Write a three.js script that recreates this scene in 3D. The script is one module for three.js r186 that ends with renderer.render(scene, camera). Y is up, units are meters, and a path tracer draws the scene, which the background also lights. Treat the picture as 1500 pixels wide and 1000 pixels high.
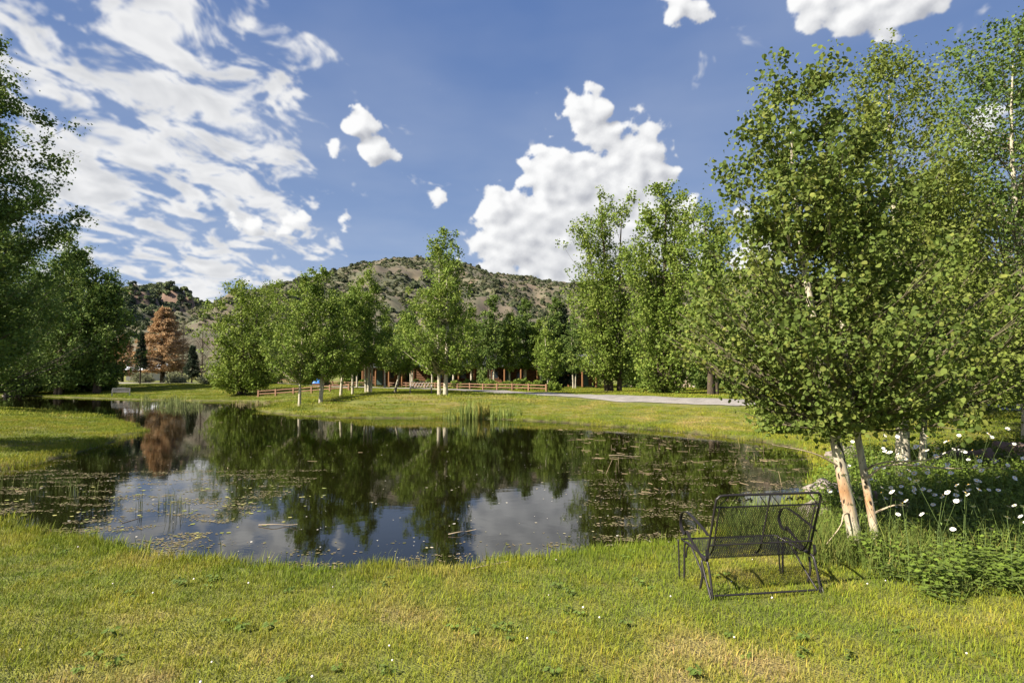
import * as THREE from 'three';
import { mergeGeometries } from 'three/addons/utils/BufferGeometryUtils.js';
import { createNoise2D, createNoise3D } from 'simplex-noise';

// ---------------------------------------------------------------- camera, sun, exposure
const scene = new THREE.Scene();
const camera = new THREE.PerspectiveCamera(60.36, 1.5, 0.05, 6000);
camera.position.set(0, 1.65, 0);
camera.rotation.x = THREE.MathUtils.degToRad(3.59);
const renderer = new THREE.WebGLRenderer({ antialias: true });
renderer.toneMapping = THREE.LinearToneMapping;
renderer.toneMappingExposure = 2.6;
renderer.shadowMap.enabled = true;
const D2R = Math.PI / 180;
const SUN_AZ = -118 * D2R, SUN_EL = 38 * D2R;                         // azimuth from the view direction, positive to the right
const SUN = new THREE.Vector3(Math.sin(SUN_AZ) * Math.cos(SUN_EL), Math.sin(SUN_EL), -Math.cos(SUN_AZ) * Math.cos(SUN_EL));
const sun = new THREE.DirectionalLight(new THREE.Color().setRGB(1, 0.9, 0.75), 5);
sun.name = 'sun';
sun.position.copy(SUN).multiplyScalar(200).add(new THREE.Vector3(0, 0, -40));
sun.target.position.set(0, 0, -40);
sun.castShadow = true;
Object.assign(sun.shadow.camera, { left: -120, right: 120, top: 90, bottom: -90, near: 1, far: 500 });
sun.shadow.mapSize.set(4096, 4096);
scene.add(sun, sun.target);

// ---------------------------------------------------------------- random numbers and noise
const rngOf = (seed) => () => { seed = (seed + 0x6d2b79f5) | 0; let t = Math.imul(seed ^ (seed >>> 15), 1 | seed); t = (t + Math.imul(t ^ (t >>> 7), 61 | t)) ^ t; return ((t ^ (t >>> 14)) >>> 0) / 4294967296; };
const n2 = createNoise2D(rngOf(11)), n3 = createNoise3D(rngOf(12));
const fbm = (x, y, o) => { let s = 0, a = 0.5; for (let i = 0; i < o; i++) { s += a * n2(x, y); x = x * 2.03 + 17.3; y = y * 2.03 - 9.1; a *= 0.5; } return s; };
const clamp = (x, a = 0, b = 1) => Math.min(b, Math.max(a, x)), lerp = (a, b, t) => a + (b - a) * t;
const ss = (a, b, x) => { const t = clamp((x - a) / (b - a)); return t * t * (3 - 2 * t); };
const mix3 = (a, b, t) => [lerp(a[0], b[0], t), lerp(a[1], b[1], t), lerp(a[2], b[2], t)];
const gauss = (r) => (r() + r() + r() + r() - 2) * 1.0;

// ---------------------------------------------------------------- sky: air, a broken layer of altocumulus, cumulus heaps
{
  const W = 4096, H = 2048, data = new Float32Array(W * H * 4);
  // cumulus heaps: azimuth and elevation in degrees, radius in degrees, weight
  const heaps = [[7.1,24.9,2.01,.95],[9.2,24.9,.8,1],[8.5,22.9,1.86,.7],[12.4,22,2.58,.6],[13.4,19.9,2.04,.6],[3.4,19.8,2.43,1],[5.8,19,2.68,1],[10.4,18.8,3.25,.8],[14.9,18.6,1.57,.5],[-1.7,16.7,1.49,.9],[-2.6,15.9,.95,.8],[1,14.8,3.71,.85],[6.1,15.3,3.98,1],[2,12.1,4.02,.8],[-2.4,12.5,2.7,.6],[7.4,11.1,4.58,.9],[12.6,14.4,3.8,.9],[16.4,14.2,2.45,.8],[15.1,10.5,3.69,.8],[-7.4,17,1,.5],[-14.7,23.1,1.48,1],[-15.7,22.8,.89,.9],[-12.9,21,1.56,1],[-14,20.9,.9,.8],[-17.2,20.9,.87,.5],[28.3,30.1,2,.9],[30.8,28.4,1.11,.9],[33.1,28.8,2.82,.9],[36,28.3,1.77,.8],[16.5,32.1,1.39,.9],[18.4,31.4,1.11,.5],[39.7,19,1.27,.9],[39,17.4,1.13,.8],[22.9,10.9,2.25,.9],[22,9.5,1.71,.8],[-16.1,14.5,1,.6],[-21,14,1.55,.7],[-24.7,13.5,1.35,.6],[21.9,14.8,.93,.5]];
  const r = rngOf(5);
  for (let k = 0; k < 16; k++) {                                       // the same kind of heaps all round
    const a = 52 + r() * 256, e = 9 + r() * 22;
    for (let j = 0; j < 6; j++) heaps.push([a + gauss(r) * 7, e + gauss(r) * 3.5, 1.5 + r() * 3, 0.6 + r() * 0.4]);
  }
  const byColumn = Array.from({ length: 360 }, () => []);
  for (const h of heaps) { const reach = Math.ceil(h[2] * 2.2 / Math.cos(h[1] * D2R)) + 1; for (let a = -reach; a <= reach; a++) byColumn[((Math.floor(h[0]) + a) % 360 + 360) % 360].push(h); }
  const heap = (list, az, el) => {
    let f = 0; const c = Math.cos(el * D2R);
    for (const h of list) { let da = az - h[0]; da -= 360 * Math.round(da / 360); da *= c; const de = (el - h[1]) * (el < h[1] ? 1.25 : 1), d = (da * da + de * de) / (h[2] * h[2] * 2.1); if (d < 1) f += h[3] * (1 - d) * (1 - d); }
    return Math.min(f, 1.25);
  };
  for (let row = H / 2; row < H; row++) {
    const up = ((row + 0.5) / H - 0.5) * Math.PI, y = Math.sin(up), el = up / D2R;
    const zen = Math.pow(1 - y, 2.3);
    for (let col = 0; col < W; col++) {
      const a = ((col + 0.5) / W - 0.5) * 2 * Math.PI, x = Math.cos(a) * Math.cos(up), z = Math.sin(a) * Math.cos(up);
      const az = Math.atan2(x, -z) / D2R, cs = x * SUN.x + y * SUN.y + z * SUN.z;
      let c = mix3([0.050, 0.112, 0.300], [0.30, 0.40, 0.56], zen);
      const glow = 0.10 * Math.pow(Math.max(0, cs), 4); c = [c[0] + glow, c[1] + glow * 0.95, c[2] + glow * 0.85];
      const yy = Math.max(y, 0.035), u = x / yy, w = z / yy;
      // thin veil
      const veil = clamp(0.25 + 0.6 * fbm(u * 0.55 + 3, w * 0.55, 5)) * 0.26 * ss(0.02, 0.12, y);
      c = mix3(c, [0.52, 0.55, 0.60], veil);
      // altocumulus
      const uu = x / (y + 0.25), ww = z / (y + 0.25), low = n2(uu * 0.8 + 20, ww * 0.8 + 4);
      const cover = 0.03 + 0.66 * ss(-0.26, -0.62, uu + 0.13 * low + 0.34 * Math.max(0, -ww - 1.45)) + 0.09 * low;
      const wx = n2(uu * 4 + 7, ww * 4) * 0.03, wz = n2(uu * 4, ww * 4 + 31) * 0.03;
      const pu = (uu + wx) * 0.91 + (ww + wz) * 0.4, pw = -(uu + wx) * 0.4 + (ww + wz) * 0.91;
      const dens = 0.56 * fbm(pu * 7.4 + 1.7, pw * 5.0 + 5, 6) + 0.32 * fbm(pu * 2.4 + 8, pw * 1.5, 2) + 0.20 * fbm(pu * 22 + 3, pw * 17, 4) + 0.5;
      const edge = 0.86 - cover * 0.82, al = ss(edge, edge + 0.36, dens) * ss(0.01, 0.10, y) * 0.95;
      if (al > 0.002) { const thick = clamp((dens - edge) * 1.4), g = fbm(pu * 6 + 40, pw * 5, 4); c = mix3(c, mix3([0.66, 0.66, 0.66], [0.44, 0.45, 0.47], clamp(thick * 0.6 + g * 0.8 - 0.1)), al); }
      // cumulus
      const list = byColumn[((Math.floor(az)) % 360 + 360) % 360];
      if (list.length) {
        const F = heap(list, az, el);
        if (F > 0.05) {
          const q = az * Math.cos(up), det = (px, py, o) => { let s = 0, a = 0.5, X = px * 0.36 + 50, Y = py * 0.46; for (let i = 0; i < o; i++) { s += a * (i < 2 ? n2(X, Y) : 0.75 - 1.5 * Math.abs(n2(X, Y))); X = X * 2.1 + 3; Y = Y * 2.1 + 7; a *= 0.46; } return s; };
          const d0 = F + det(q, el, 7) * 0.70, al2 = ss(0.27, 0.49, d0);
          if (al2 > 0.002) {
            const m0 = F + det(q, el, 5) * 0.70, m1 = heap(list, az - 0.9, el + 0.8) + det(q - 0.7, el + 0.65, 5) * 0.70;
            const lit = clamp(0.62 + (m0 - m1) * 0.75 - ss(0.8, 1.7, m0) * 0.18 + 0.16 * det(q + 30, el, 3));
            c = mix3(c, mix3([0.36, 0.37, 0.40], [0.74, 0.74, 0.735], lit), al2 * 0.97);
          }
        }
      }
      c = [c[0] * 0.525, c[1] * 0.525, c[2] * 0.525];
      const o = (row * W + col) * 4; data[o] = c[0]; data[o + 1] = c[1]; data[o + 2] = c[2]; data[o + 3] = 1;
    }
  }
  for (let i = 0; i < W * H / 2; i++) { data[i * 4] = 0.07; data[i * 4 + 1] = 0.075; data[i * 4 + 2] = 0.045; data[i * 4 + 3] = 1; }
  const t = new THREE.DataTexture(data, W, H, THREE.RGBAFormat, THREE.FloatType);
  t.mapping = THREE.EquirectangularReflectionMapping; t.magFilter = THREE.LinearFilter; t.needsUpdate = true;
  scene.background = t; scene.environment = t;
}

// ---------------------------------------------------------------- helpers for objects
const names = new Map();
const numbered = (n) => { const k = names.get(n) ?? 0; names.set(n, k + 1); return k ? n + '_' + String(k).padStart(3, '0') : n; };
function tag(o, label, category, group, kind) { o.userData = {}; if (label) o.userData.label = label; if (category) o.userData.category = category; if (group) o.userData.group = group; if (kind) o.userData.kind = kind; return o; }
function shade(o) { o.traverse((m) => { if (m.isMesh) { m.castShadow = true; m.receiveShadow = true; } }); return o; }
function top(o, name, label, category, group, kind) { o.name = numbered(name); tag(o, label, category, group, kind); scene.add(shade(o)); return o; }
function part(parent, name, geo, mat) { const m = new THREE.Mesh(geo, mat); m.name = name; m.castShadow = m.receiveShadow = true; parent.add(m); return m; }
function copyOf(o, label) { const c = o.clone(); c.name = numbered(o.name.replace(/_\d{3}$/, '')); c.userData = { ...o.userData }; if (label) c.userData.label = label; scene.add(c); return c; }
const lin = (r, g, b) => new THREE.Color().setRGB(r, g, b);
const std = (c, rough, extra = {}) => new THREE.MeshStandardMaterial({ color: lin(...c), roughness: rough, ...extra });
class Geo {                                                             // growing buffers for one mesh
  constructor() { this.p = []; this.c = []; this.u = []; this.i = []; }
  get n() { return this.p.length / 3; }
  build(smooth = true) {
    const g = new THREE.BufferGeometry();
    g.setAttribute('position', new THREE.Float32BufferAttribute(this.p, 3));
    if (this.c.length) g.setAttribute('color', new THREE.Float32BufferAttribute(this.c, 3));
    if (this.u.length) g.setAttribute('uv', new THREE.Float32BufferAttribute(this.u, 2));
    g.setIndex(this.i);
    if (smooth) g.computeVertexNormals();
    return g;
  }
}
// tapered tube along points; uv in metres; tint per point
function tube(G, pts, rad, sides = 6, tint = null, cap = true) {
  const T = new THREE.Vector3(), A = new THREE.Vector3(), B = new THREE.Vector3(), base = G.n; let len = 0;
  let ref = Math.abs(pts[1].y - pts[0].y) > 0.7 * pts[1].distanceTo(pts[0]) ? new THREE.Vector3(1, 0, 0.13) : new THREE.Vector3(0, 1, 0.07);
  for (let k = 0; k < pts.length; k++) {
    T.subVectors(pts[Math.min(k + 1, pts.length - 1)], pts[Math.max(k - 1, 0)]).normalize();
    A.crossVectors(T, ref).normalize(); B.crossVectors(T, A).normalize(); ref = B.clone().negate().cross(T).lengthSq() > 0.01 ? ref : ref;
    if (k) len += pts[k].distanceTo(pts[k - 1]);
    const r = typeof rad === 'function' ? rad(k / (pts.length - 1)) : Array.isArray(rad) ? rad[k] : rad;
    for (let s = 0; s <= sides; s++) {
      const a = s / sides * Math.PI * 2, x = Math.cos(a) * r, y = Math.sin(a) * r;
      G.p.push(pts[k].x + A.x * x + B.x * y, pts[k].y + A.y * x + B.y * y, pts[k].z + A.z * x + B.z * y);
      G.u.push(s / sides * Math.max(0.2, Math.round(r * 6.28 / 0.2) * 0.2), len);
      if (tint) { const t = tint(k / (pts.length - 1), a); G.c.push(t[0], t[1], t[2]); }
    }
  }
  for (let k = 0; k < pts.length - 1; k++) for (let s = 0; s < sides; s++) { const a = base + k * (sides + 1) + s, b = a + sides + 1; G.i.push(a, a + 1, b, a + 1, b + 1, b); }
  if (cap) for (const [k, f] of [[0, 1], [pts.length - 1, -1]]) for (let s = 1; s < sides - 1; s++) { const o = base + k * (sides + 1); f > 0 ? G.i.push(o, o + s + 1, o + s) : G.i.push(o, o + s, o + s + 1); }
}
const V = (x, y, z) => new THREE.Vector3(x, y, z);
const curve = (pts, n, tension = 0.5) => new THREE.CatmullRomCurve3(pts, false, 'catmullrom', tension).getPoints(n);
function boxInto(G, x0, x1, y0, y1, z0, z1) {
  const g = new THREE.BoxGeometry(x1 - x0, y1 - y0, z1 - z0).translate((x0 + x1) / 2, (y0 + y1) / 2, (z0 + z1) / 2), b = G.n, p = g.attributes.position.array;
  for (const v of p) G.p.push(v); for (const v of g.index.array) G.i.push(v + b); for (const v of g.attributes.uv.array) G.u.push(v);
}
const noiseTex = (W, f, srgb, H = W) => {
  const d = new Uint8Array(W * H * 4);
  for (let y = 0; y < H; y++) for (let x = 0; x < W; x++) { const c = f(x / W, y / H, x, y), o = (y * W + x) * 4; d[o] = clamp(c[0]) * 255; d[o + 1] = clamp(c[1]) * 255; d[o + 2] = clamp(c[2]) * 255; d[o + 3] = 255; }
  const t = new THREE.DataTexture(d, W, H); t.wrapS = t.wrapT = THREE.RepeatWrapping; t.magFilter = THREE.LinearFilter; t.minFilter = THREE.LinearMipmapLinearFilter; t.generateMipmaps = true;
  if (srgb) t.colorSpace = THREE.SRGBColorSpace; t.needsUpdate = true; return t;
};
// noise that repeats over 0..1
const tiled = (u, v, f, o, seed = 0) => { let s = 0, a = 0.5; for (let i = 0; i < o; i++) { const R = f / (2 * Math.PI); s += a * n3(Math.cos(u * 6.2832) * R + seed, Math.sin(u * 6.2832) * R + Math.cos(v * 6.2832) * R, Math.sin(v * 6.2832) * R + seed * 1.7); f *= 2; a *= 0.55; } return s; };

// ---------------------------------------------------------------- the pond's outline and the lie of the land
const WATER = -0.5;
const shore = (() => {
  const P = [[-7.6, -8.8], [-5.6, -7.8], [-3.3, -6.85], [-1.8, -6.65], [-0.4, -6.8], [0.85, -7.25], [2.3, -7.8], [3.75, -8.9], [5.5, -10.9], [7.0, -13.4], [8.5, -16.5], [8.7, -19.3], [6.9, -23.7], [4.6, -26.4], [1.7, -29.3], [-1.85, -31.7], [-5.6, -31.9], [-9.4, -32.5], [-13.7, -35.4], [-17.2, -40], [-18.6, -46], [-22, -52.5], [-26, -56], [-31, -56.5], [-38, -60], [-50, -66], [-67, -77], [-84, -84], [-86, -74], [-66, -58], [-48, -47], [-35, -40.5], [-28.8, -37], [-22, -31.5], [-17.2, -26.6], [-14.9, -23.4], [-13.4, -19.7], [-12.2, -15.9], [-12, -13.4], [-12.6, -11.2], [-13.6, -10], [-12, -9.4], [-10, -9.3]];
  const pts = new THREE.CatmullRomCurve3(P.map(([x, z]) => V(x, 0, z)), true, 'catmullrom', 0.5).getPoints(260);
  return pts.slice(0, -1).map((p) => { const k = 0.16; return [p.x + k * n2(p.x * 0.9, p.z * 0.9), p.z + k * n2(p.x * 0.9 + 40, p.z * 0.9)]; });
})();
function sd(x, z) {                                                     // metres to the shore, negative in the pond
  let best = 1e9, inside = false;
  for (let i = 0, j = shore.length - 1; i < shore.length; j = i++) {
    const ax = shore[j][0], az = shore[j][1], bx = shore[i][0], bz = shore[i][1], ex = bx - ax, ez = bz - az;
    const t = clamp(((x - ax) * ex + (z - az) * ez) / (ex * ex + ez * ez)), dx = x - ax - ex * t, dz = z - az - ez * t, d = dx * dx + dz * dz;
    if (d < best) best = d;
    if ((az > z) !== (bz > z) && x < ex * (z - az) / ez + ax) inside = !inside;
  }
  return inside ? -Math.sqrt(best) : Math.sqrt(best);
}
const roadLine = new THREE.CatmullRomCurve3([[-75, -104], [-45, -92], [-26, -80], [-12.3, -66.5], [-3.2, -54.5], [4.5, -38.8], [11.6, -29.8], [19, -24], [32, -19], [60, -14]].map(([x, z]) => V(x, 0, z)));
const roadPts = roadLine.getPoints(140);
function roadD(x, z) { let b = 1e9; for (let i = 1; i < roadPts.length; i++) { const p = roadPts[i - 1], q = roadPts[i], ex = q.x - p.x, ez = q.z - p.z, t = clamp(((x - p.x) * ex + (z - p.z) * ez) / (ex * ex + ez * ez)); b = Math.min(b, (x - p.x - ex * t) ** 2 + (z - p.z - ez * t) ** 2); } return Math.sqrt(b); }
function heightAt(x, z, d = sd(x, z)) {
  const far = ss(13, 24, -z), pen = ss(-9, -13, x) * ss(46, 38, -z) * ss(8, 12, -z), lf = ss(-22, -34, x) * ss(44, 54, -z);
  let A = lerp(0.37, 0.9, far), L = lerp(7.5, 7.5, far);
  A = lerp(A, 0.42, pen); L = lerp(L, 6, pen); A = lerp(A, 1.25, lf); L = lerp(L, 22, lf);
  let h;
  if (d >= 0) h = WATER + 0.10 * ss(0, 0.22, d) + A * (0.35 * clamp(d / L) + 0.65 * ss(0, L, d)) + 0.022 * n2(x * 0.5, z * 0.5) * clamp(d) + 0.05 * n2(x * 0.13, z * 0.13) * ss(1, 8, d);
  else h = WATER - 0.10 * ss(0, 0.25, -d) - 0.75 * ss(0, 5, -d) + 0.03 * n2(x * 0.8, z * 0.8) * ss(0, 1, -d);
  const r = Math.hypot(x, z);
  return h + ss(110, 420, r) * 6 * (z < 0 ? 1 : 0.3);
}
// how dry the grass is: 0 lush, 1 straw
const spots = [[1.75, -3.95, 1.0, 0.75], [1.2, -3.3, 0.7, 0.4], [-2.2, -3.4, 1.1, 0.5], [-1.2, -4.9, 0.8, 0.35], [-3, -36.6, 4.5, 0.5], [-8, -39.5, 5, 0.45], [8.6, -25.2, 2.0, 0.95], [4.2, -31.6, 3.0, 0.55], [6.6, -27.8, 2.0, 0.6], [-2.2, -33.2, 1.2, 0.8]];
function dryAt(x, z) {
  let d = 0.24 + 0.32 * n2(x * 0.33 + 5, z * 0.33) + 0.34 * n2(x * 1.3, z * 1.3 + 9) + 0.16 * n2(x * 4.1, z * 4.1);
  for (const [a, b, r, k] of spots) { const q = ((x - a) ** 2 + (z - b) ** 2) / (r * r); if (q < 1) d += 0.5 * k * (1 - q) * (1 + 0.6 * n2(x * 2.2, z * 2.2)); }
  return clamp(d);
}
const LUSH = [0.122, 0.170, 0.011], MID = [0.200, 0.213, 0.017], STRAW = [0.31, 0.25, 0.085];
const grassColor = (x, z) => { const d = dryAt(x, z); return d < 0.5 ? mix3(LUSH, MID, d * 2) : mix3(MID, STRAW, (d - 0.5) * 2); };
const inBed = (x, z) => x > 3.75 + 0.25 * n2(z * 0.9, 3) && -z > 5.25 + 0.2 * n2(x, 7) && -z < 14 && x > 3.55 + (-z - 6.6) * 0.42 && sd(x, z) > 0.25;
{
  const az = []; for (let a = -180; a < -64; a += 4) az.push(a); for (let a = -64; a < 64; a += 0.36) az.push(a); for (let a = 64; a <= 180; a += 4) az.push(a);
  az[az.length - 1] = 180;
  const rs = [0.0]; for (let r = 0.5; r < 1900;) { rs.push(r); r += r < 9 ? 0.11 : r < 20 ? 0.2 : r < 75 ? 0.5 : r * 0.035; }
  const G = new Geo();
  for (const r of rs) for (const a of az) {
    const x = Math.sin(a * D2R) * r, z = -Math.cos(a * D2R) * r, d = r < 130 ? sd(x, z) : 99;
    G.p.push(x, heightAt(x, z, d), z); G.u.push(x, z);
    let c = grassColor(x, z); c = mix3(c, [0.20, 0.16, 0.07], 0.22);
    if (d < 0.14) c = mix3(c, mix3([0.085, 0.062, 0.03], [0.10, 0.085, 0.035], clamp(0.5 + n2(x * 1.5, z * 1.5))), ss(0.14, 0.02, d + 0.05 * n2(x * 5, z * 5)));
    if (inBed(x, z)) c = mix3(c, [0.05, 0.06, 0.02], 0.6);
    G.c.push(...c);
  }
  const m = az.length;
  for (let k = 0; k < rs.length - 1; k++) for (let s = 0; s < m - 1; s++) { const a = k * m + s, b = a + m; G.i.push(a, a + 1, b, a + 1, b + 1, b); }
  const t = noiseTex(512, (u, v) => { const n = 0.74 + 0.36 * tiled(u, v, 14, 5, 3); return [n, n, n * 0.97]; });
  t.repeat.set(0.7, 0.7);
  const bump = noiseTex(512, (u, v) => { const n = 0.5 + 0.5 * tiled(u, v, 40, 3, 8); return [n, n, n]; }); bump.repeat.set(0.8, 0.8);
  const g = G.build(); const o = new THREE.Mesh(g, new THREE.MeshStandardMaterial({ vertexColors: true, roughness: 1, map: t, bumpMap: bump, bumpScale: 0.03 }));
  top(o, 'ground', 'mown lawn sloping down to the muddy pond bed', 'lawn', null, 'structure');
}
// water
{
  const sh = new THREE.Shape(shore.map(([x, z]) => { const e = 0.0; return new THREE.Vector2(x + e, -z); }));
  const outline = []; for (let i = 0; i < shore.length; i++) {           // a little past the shore, under the bank
    const p = shore[(i + shore.length - 1) % shore.length], q = shore[(i + 1) % shore.length], ex = q[0] - p[0], ez = q[1] - p[1], l = Math.hypot(ex, ez);
    let nx = ez / l, nz = -ex / l; if (sd(shore[i][0] + nx * 0.2, shore[i][1] + nz * 0.2) < 0) { nx = -nx; nz = -nz; }
    outline.push(new THREE.Vector2(shore[i][0] + nx * 0.12, -(shore[i][1] + nz * 0.12)));
  }
  const g = new THREE.ShapeGeometry(new THREE.Shape(outline)); g.rotateX(-Math.PI / 2); g.translate(0, WATER, 0);
  const p = g.attributes.position, uv = []; for (let i = 0; i < p.count; i++) uv.push(p.getX(i), p.getZ(i)); g.setAttribute('uv', new THREE.Float32BufferAttribute(uv, 2));
  const rip = noiseTex(1024, (u, v) => { const n = 0.5 + 0.34 * tiled(u, v * 1, 9, 4, 21); return [n, n, n]; }); rip.repeat.set(0.22, 0.3);
  const mat = new THREE.MeshPhysicalMaterial({ color: lin(0.0085, 0.0075, 0.002), roughness: 0.03, ior: 1.33, transmission: 0.45, thickness: 0, bumpMap: rip, bumpScale: 0.0008 });
  
  top(new THREE.Mesh(g, mat), 'water', 'still murky pond water mirroring the trees and sky', 'pond', null, 'structure');
}
// gravel road
{
  const G = new Geo(), n = 260, pts = roadLine.getPoints(n), half = 1.9, cols = 9;
  for (let i = 0; i <= n; i++) {
    const t = roadLine.getTangent(i / n), nx = -t.z, nz = t.x;
    for (let k = 0; k < cols; k++) { const s = (k / (cols - 1) - 0.5) * 2 * (half + 0.25 * n2(i * 0.15, k < cols / 2 ? 1 : 2)), x = pts[i].x + nx * s, z = pts[i].z + nz * s; G.p.push(x, heightAt(x, z) + 0.03 + 0.02 * (1 - Math.abs(s) / half), z); G.u.push(x, z); }
  }
  for (let i = 0; i < n; i++) for (let k = 0; k < cols - 1; k++) { const a = i * cols + k, b = a + cols; G.i.push(a, a + 1, b, a + 1, b + 1, b); }
  const t = noiseTex(512, (u, v) => { const n = 0.72 + 0.25 * tiled(u, v, 30, 4, 5) + 0.25 * tiled(u, v, 3, 3, 15); return [n, n * 0.985, n * 0.96]; }); t.repeat.set(0.35, 0.35);
  top(new THREE.Mesh(G.build(), std([0.29, 0.275, 0.262], 0.95, { map: t, side: THREE.DoubleSide })), 'gravel_road', 'pale grey gravel drive curving behind the pond', 'road', null, 'structure');
}
// ---------------------------------------------------------------- hills
function hill(name, label, ridge, zr, z0, z1, x0, x1, step, seed, cliffs) {
  const R = (x) => { for (let i = 1; i < ridge.length; i++) if (x <= ridge[i][0]) { const t = clamp((x - ridge[i - 1][0]) / (ridge[i][0] - ridge[i - 1][0])), s = t * t * (3 - 2 * t); return lerp(ridge[i - 1][1], ridge[i][1], lerp(t, s, 0.4)); } return ridge[ridge.length - 1][1]; };
  const hAt = (x, z) => {
    const s = clamp((z0 - z) / (z0 - zr)), back = clamp((z - z1) / (zr - z1)), r = R(x);
    const gully = (fbm(x * 0.011 + seed, z * 0.006, 4) - 0.5 * Math.abs(n2(x * 0.022 + seed, z * 0.007)) + 0.12);
    let h = r * (s < 1 ? Math.pow(s, 0.85) : lerp(0.55, 1, back)) + gully * 24 * s * (1 - s) * 2.2 + fbm(x * 0.05, z * 0.05 + seed, 3) * 3.2 * s + n2(x * 0.2, z * 0.2) * 0.5;
    for (const [cx, cz, rad, drop] of cliffs) { const q = Math.hypot((x - cx) / rad, (z - cz) / (rad * 0.6)) + 0.4 * fbm(x * 0.06, z * 0.06, 2); h += drop * ss(1, 0.75, q) * (0.7 + 0.6 * Math.abs(n2(x * 0.09, 5))); }
    return h;
  };
  const G = new Geo(), nx = Math.ceil((x1 - x0) / step), nz = Math.ceil((z0 - z1) / step);
  const H = []; for (let j = 0; j <= nz; j++) for (let i = 0; i <= nx; i++) H.push(hAt(x0 + i * step, z0 - j * step));
  for (let j = 0; j <= nz; j++) for (let i = 0; i <= nx; i++) {
    const x = x0 + i * step, z = z0 - j * step, k = j * (nx + 1) + i, h = H[k];
    const sx = (H[j * (nx + 1) + Math.min(i + 1, nx)] - H[j * (nx + 1) + Math.max(i - 1, 0)]) / (2 * step), sz = (H[Math.min(j + 1, nz) * (nx + 1) + i] - H[Math.max(j - 1, 0) * (nx + 1) + i]) / (2 * step);
    const steep = Math.hypot(sx, sz), a = fbm(x * 0.02 + 9, z * 0.02, 4), b = fbm(x * 0.11, z * 0.11 + 3, 3);
    let c = mix3([0.108, 0.088, 0.062], [0.072, 0.080, 0.043], clamp(0.55 + a * 1.5 + b * 1.1));
    c = mix3(c, [0.20, 0.13, 0.098], clamp(ss(0.9, 1.5, steep) * 0.9 + ss(0.28, 0.55, fbm(x * 0.016 + 70, z * 0.016, 3) + b * 0.35) * 0.45));
    const v = 1 + 0.3 * n2(x * 0.31, z * 0.31) + 0.2 * n2(x * 0.09, z * 0.14); G.p.push(x, h, z); G.c.push(c[0] * v, c[1] * v, c[2] * v); G.u.push(x, z);
  }
  for (let j = 0; j < nz; j++) for (let i = 0; i < nx; i++) { const a = j * (nx + 1) + i, b = a + nx + 1; G.i.push(a, b, a + 1, a + 1, b, b + 1); }
  const o = new THREE.Mesh(G.build(), new THREE.MeshStandardMaterial({ vertexColors: true, roughness: 1 }));
  top(o, name, label, 'hill', null, 'structure');
  return { hAt, R };
}
const mainHill = hill('hill', 'broad brown hill dotted with dark junipers behind the cabins', [[-520, 20], [-380, 24], [-290, 34], [-215, 72], [-169, 94], [-151, 100], [-127, 106], [-91, 110], [-60, 108], [-36, 102], [-18, 95], [6, 92], [30, 88], [54, 86], [91, 88], [175, 94], [206, 97], [242, 93], [333, 82], [453, 70], [620, 50], [800, 30]], -520, -235, -640, -520, 800, 3.5, 4, [[-20, -440, 30, 3], [40, -430, 26, 3], [115, -455, 34, 4], [230, -470, 36, 4]]);
const backHill = hill('hill', 'hazy green hill with red rock cliffs beyond the brown dead conifer', [[-1300, 90], [-900, 100], [-680, 119], [-600, 136], [-570, 142], [-544, 146], [-518, 138], [-492, 124], [-471, 118], [-460, 97], [-440, 77], [-366, 36], [-250, 20]], -900, -420, -1010, -1300, -250, 6, 31, [[-486, -850, 26, 20], [-510, -800, 22, 13], [-560, -800, 20, 9], [-455, -835, 15, 10]]);

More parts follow.
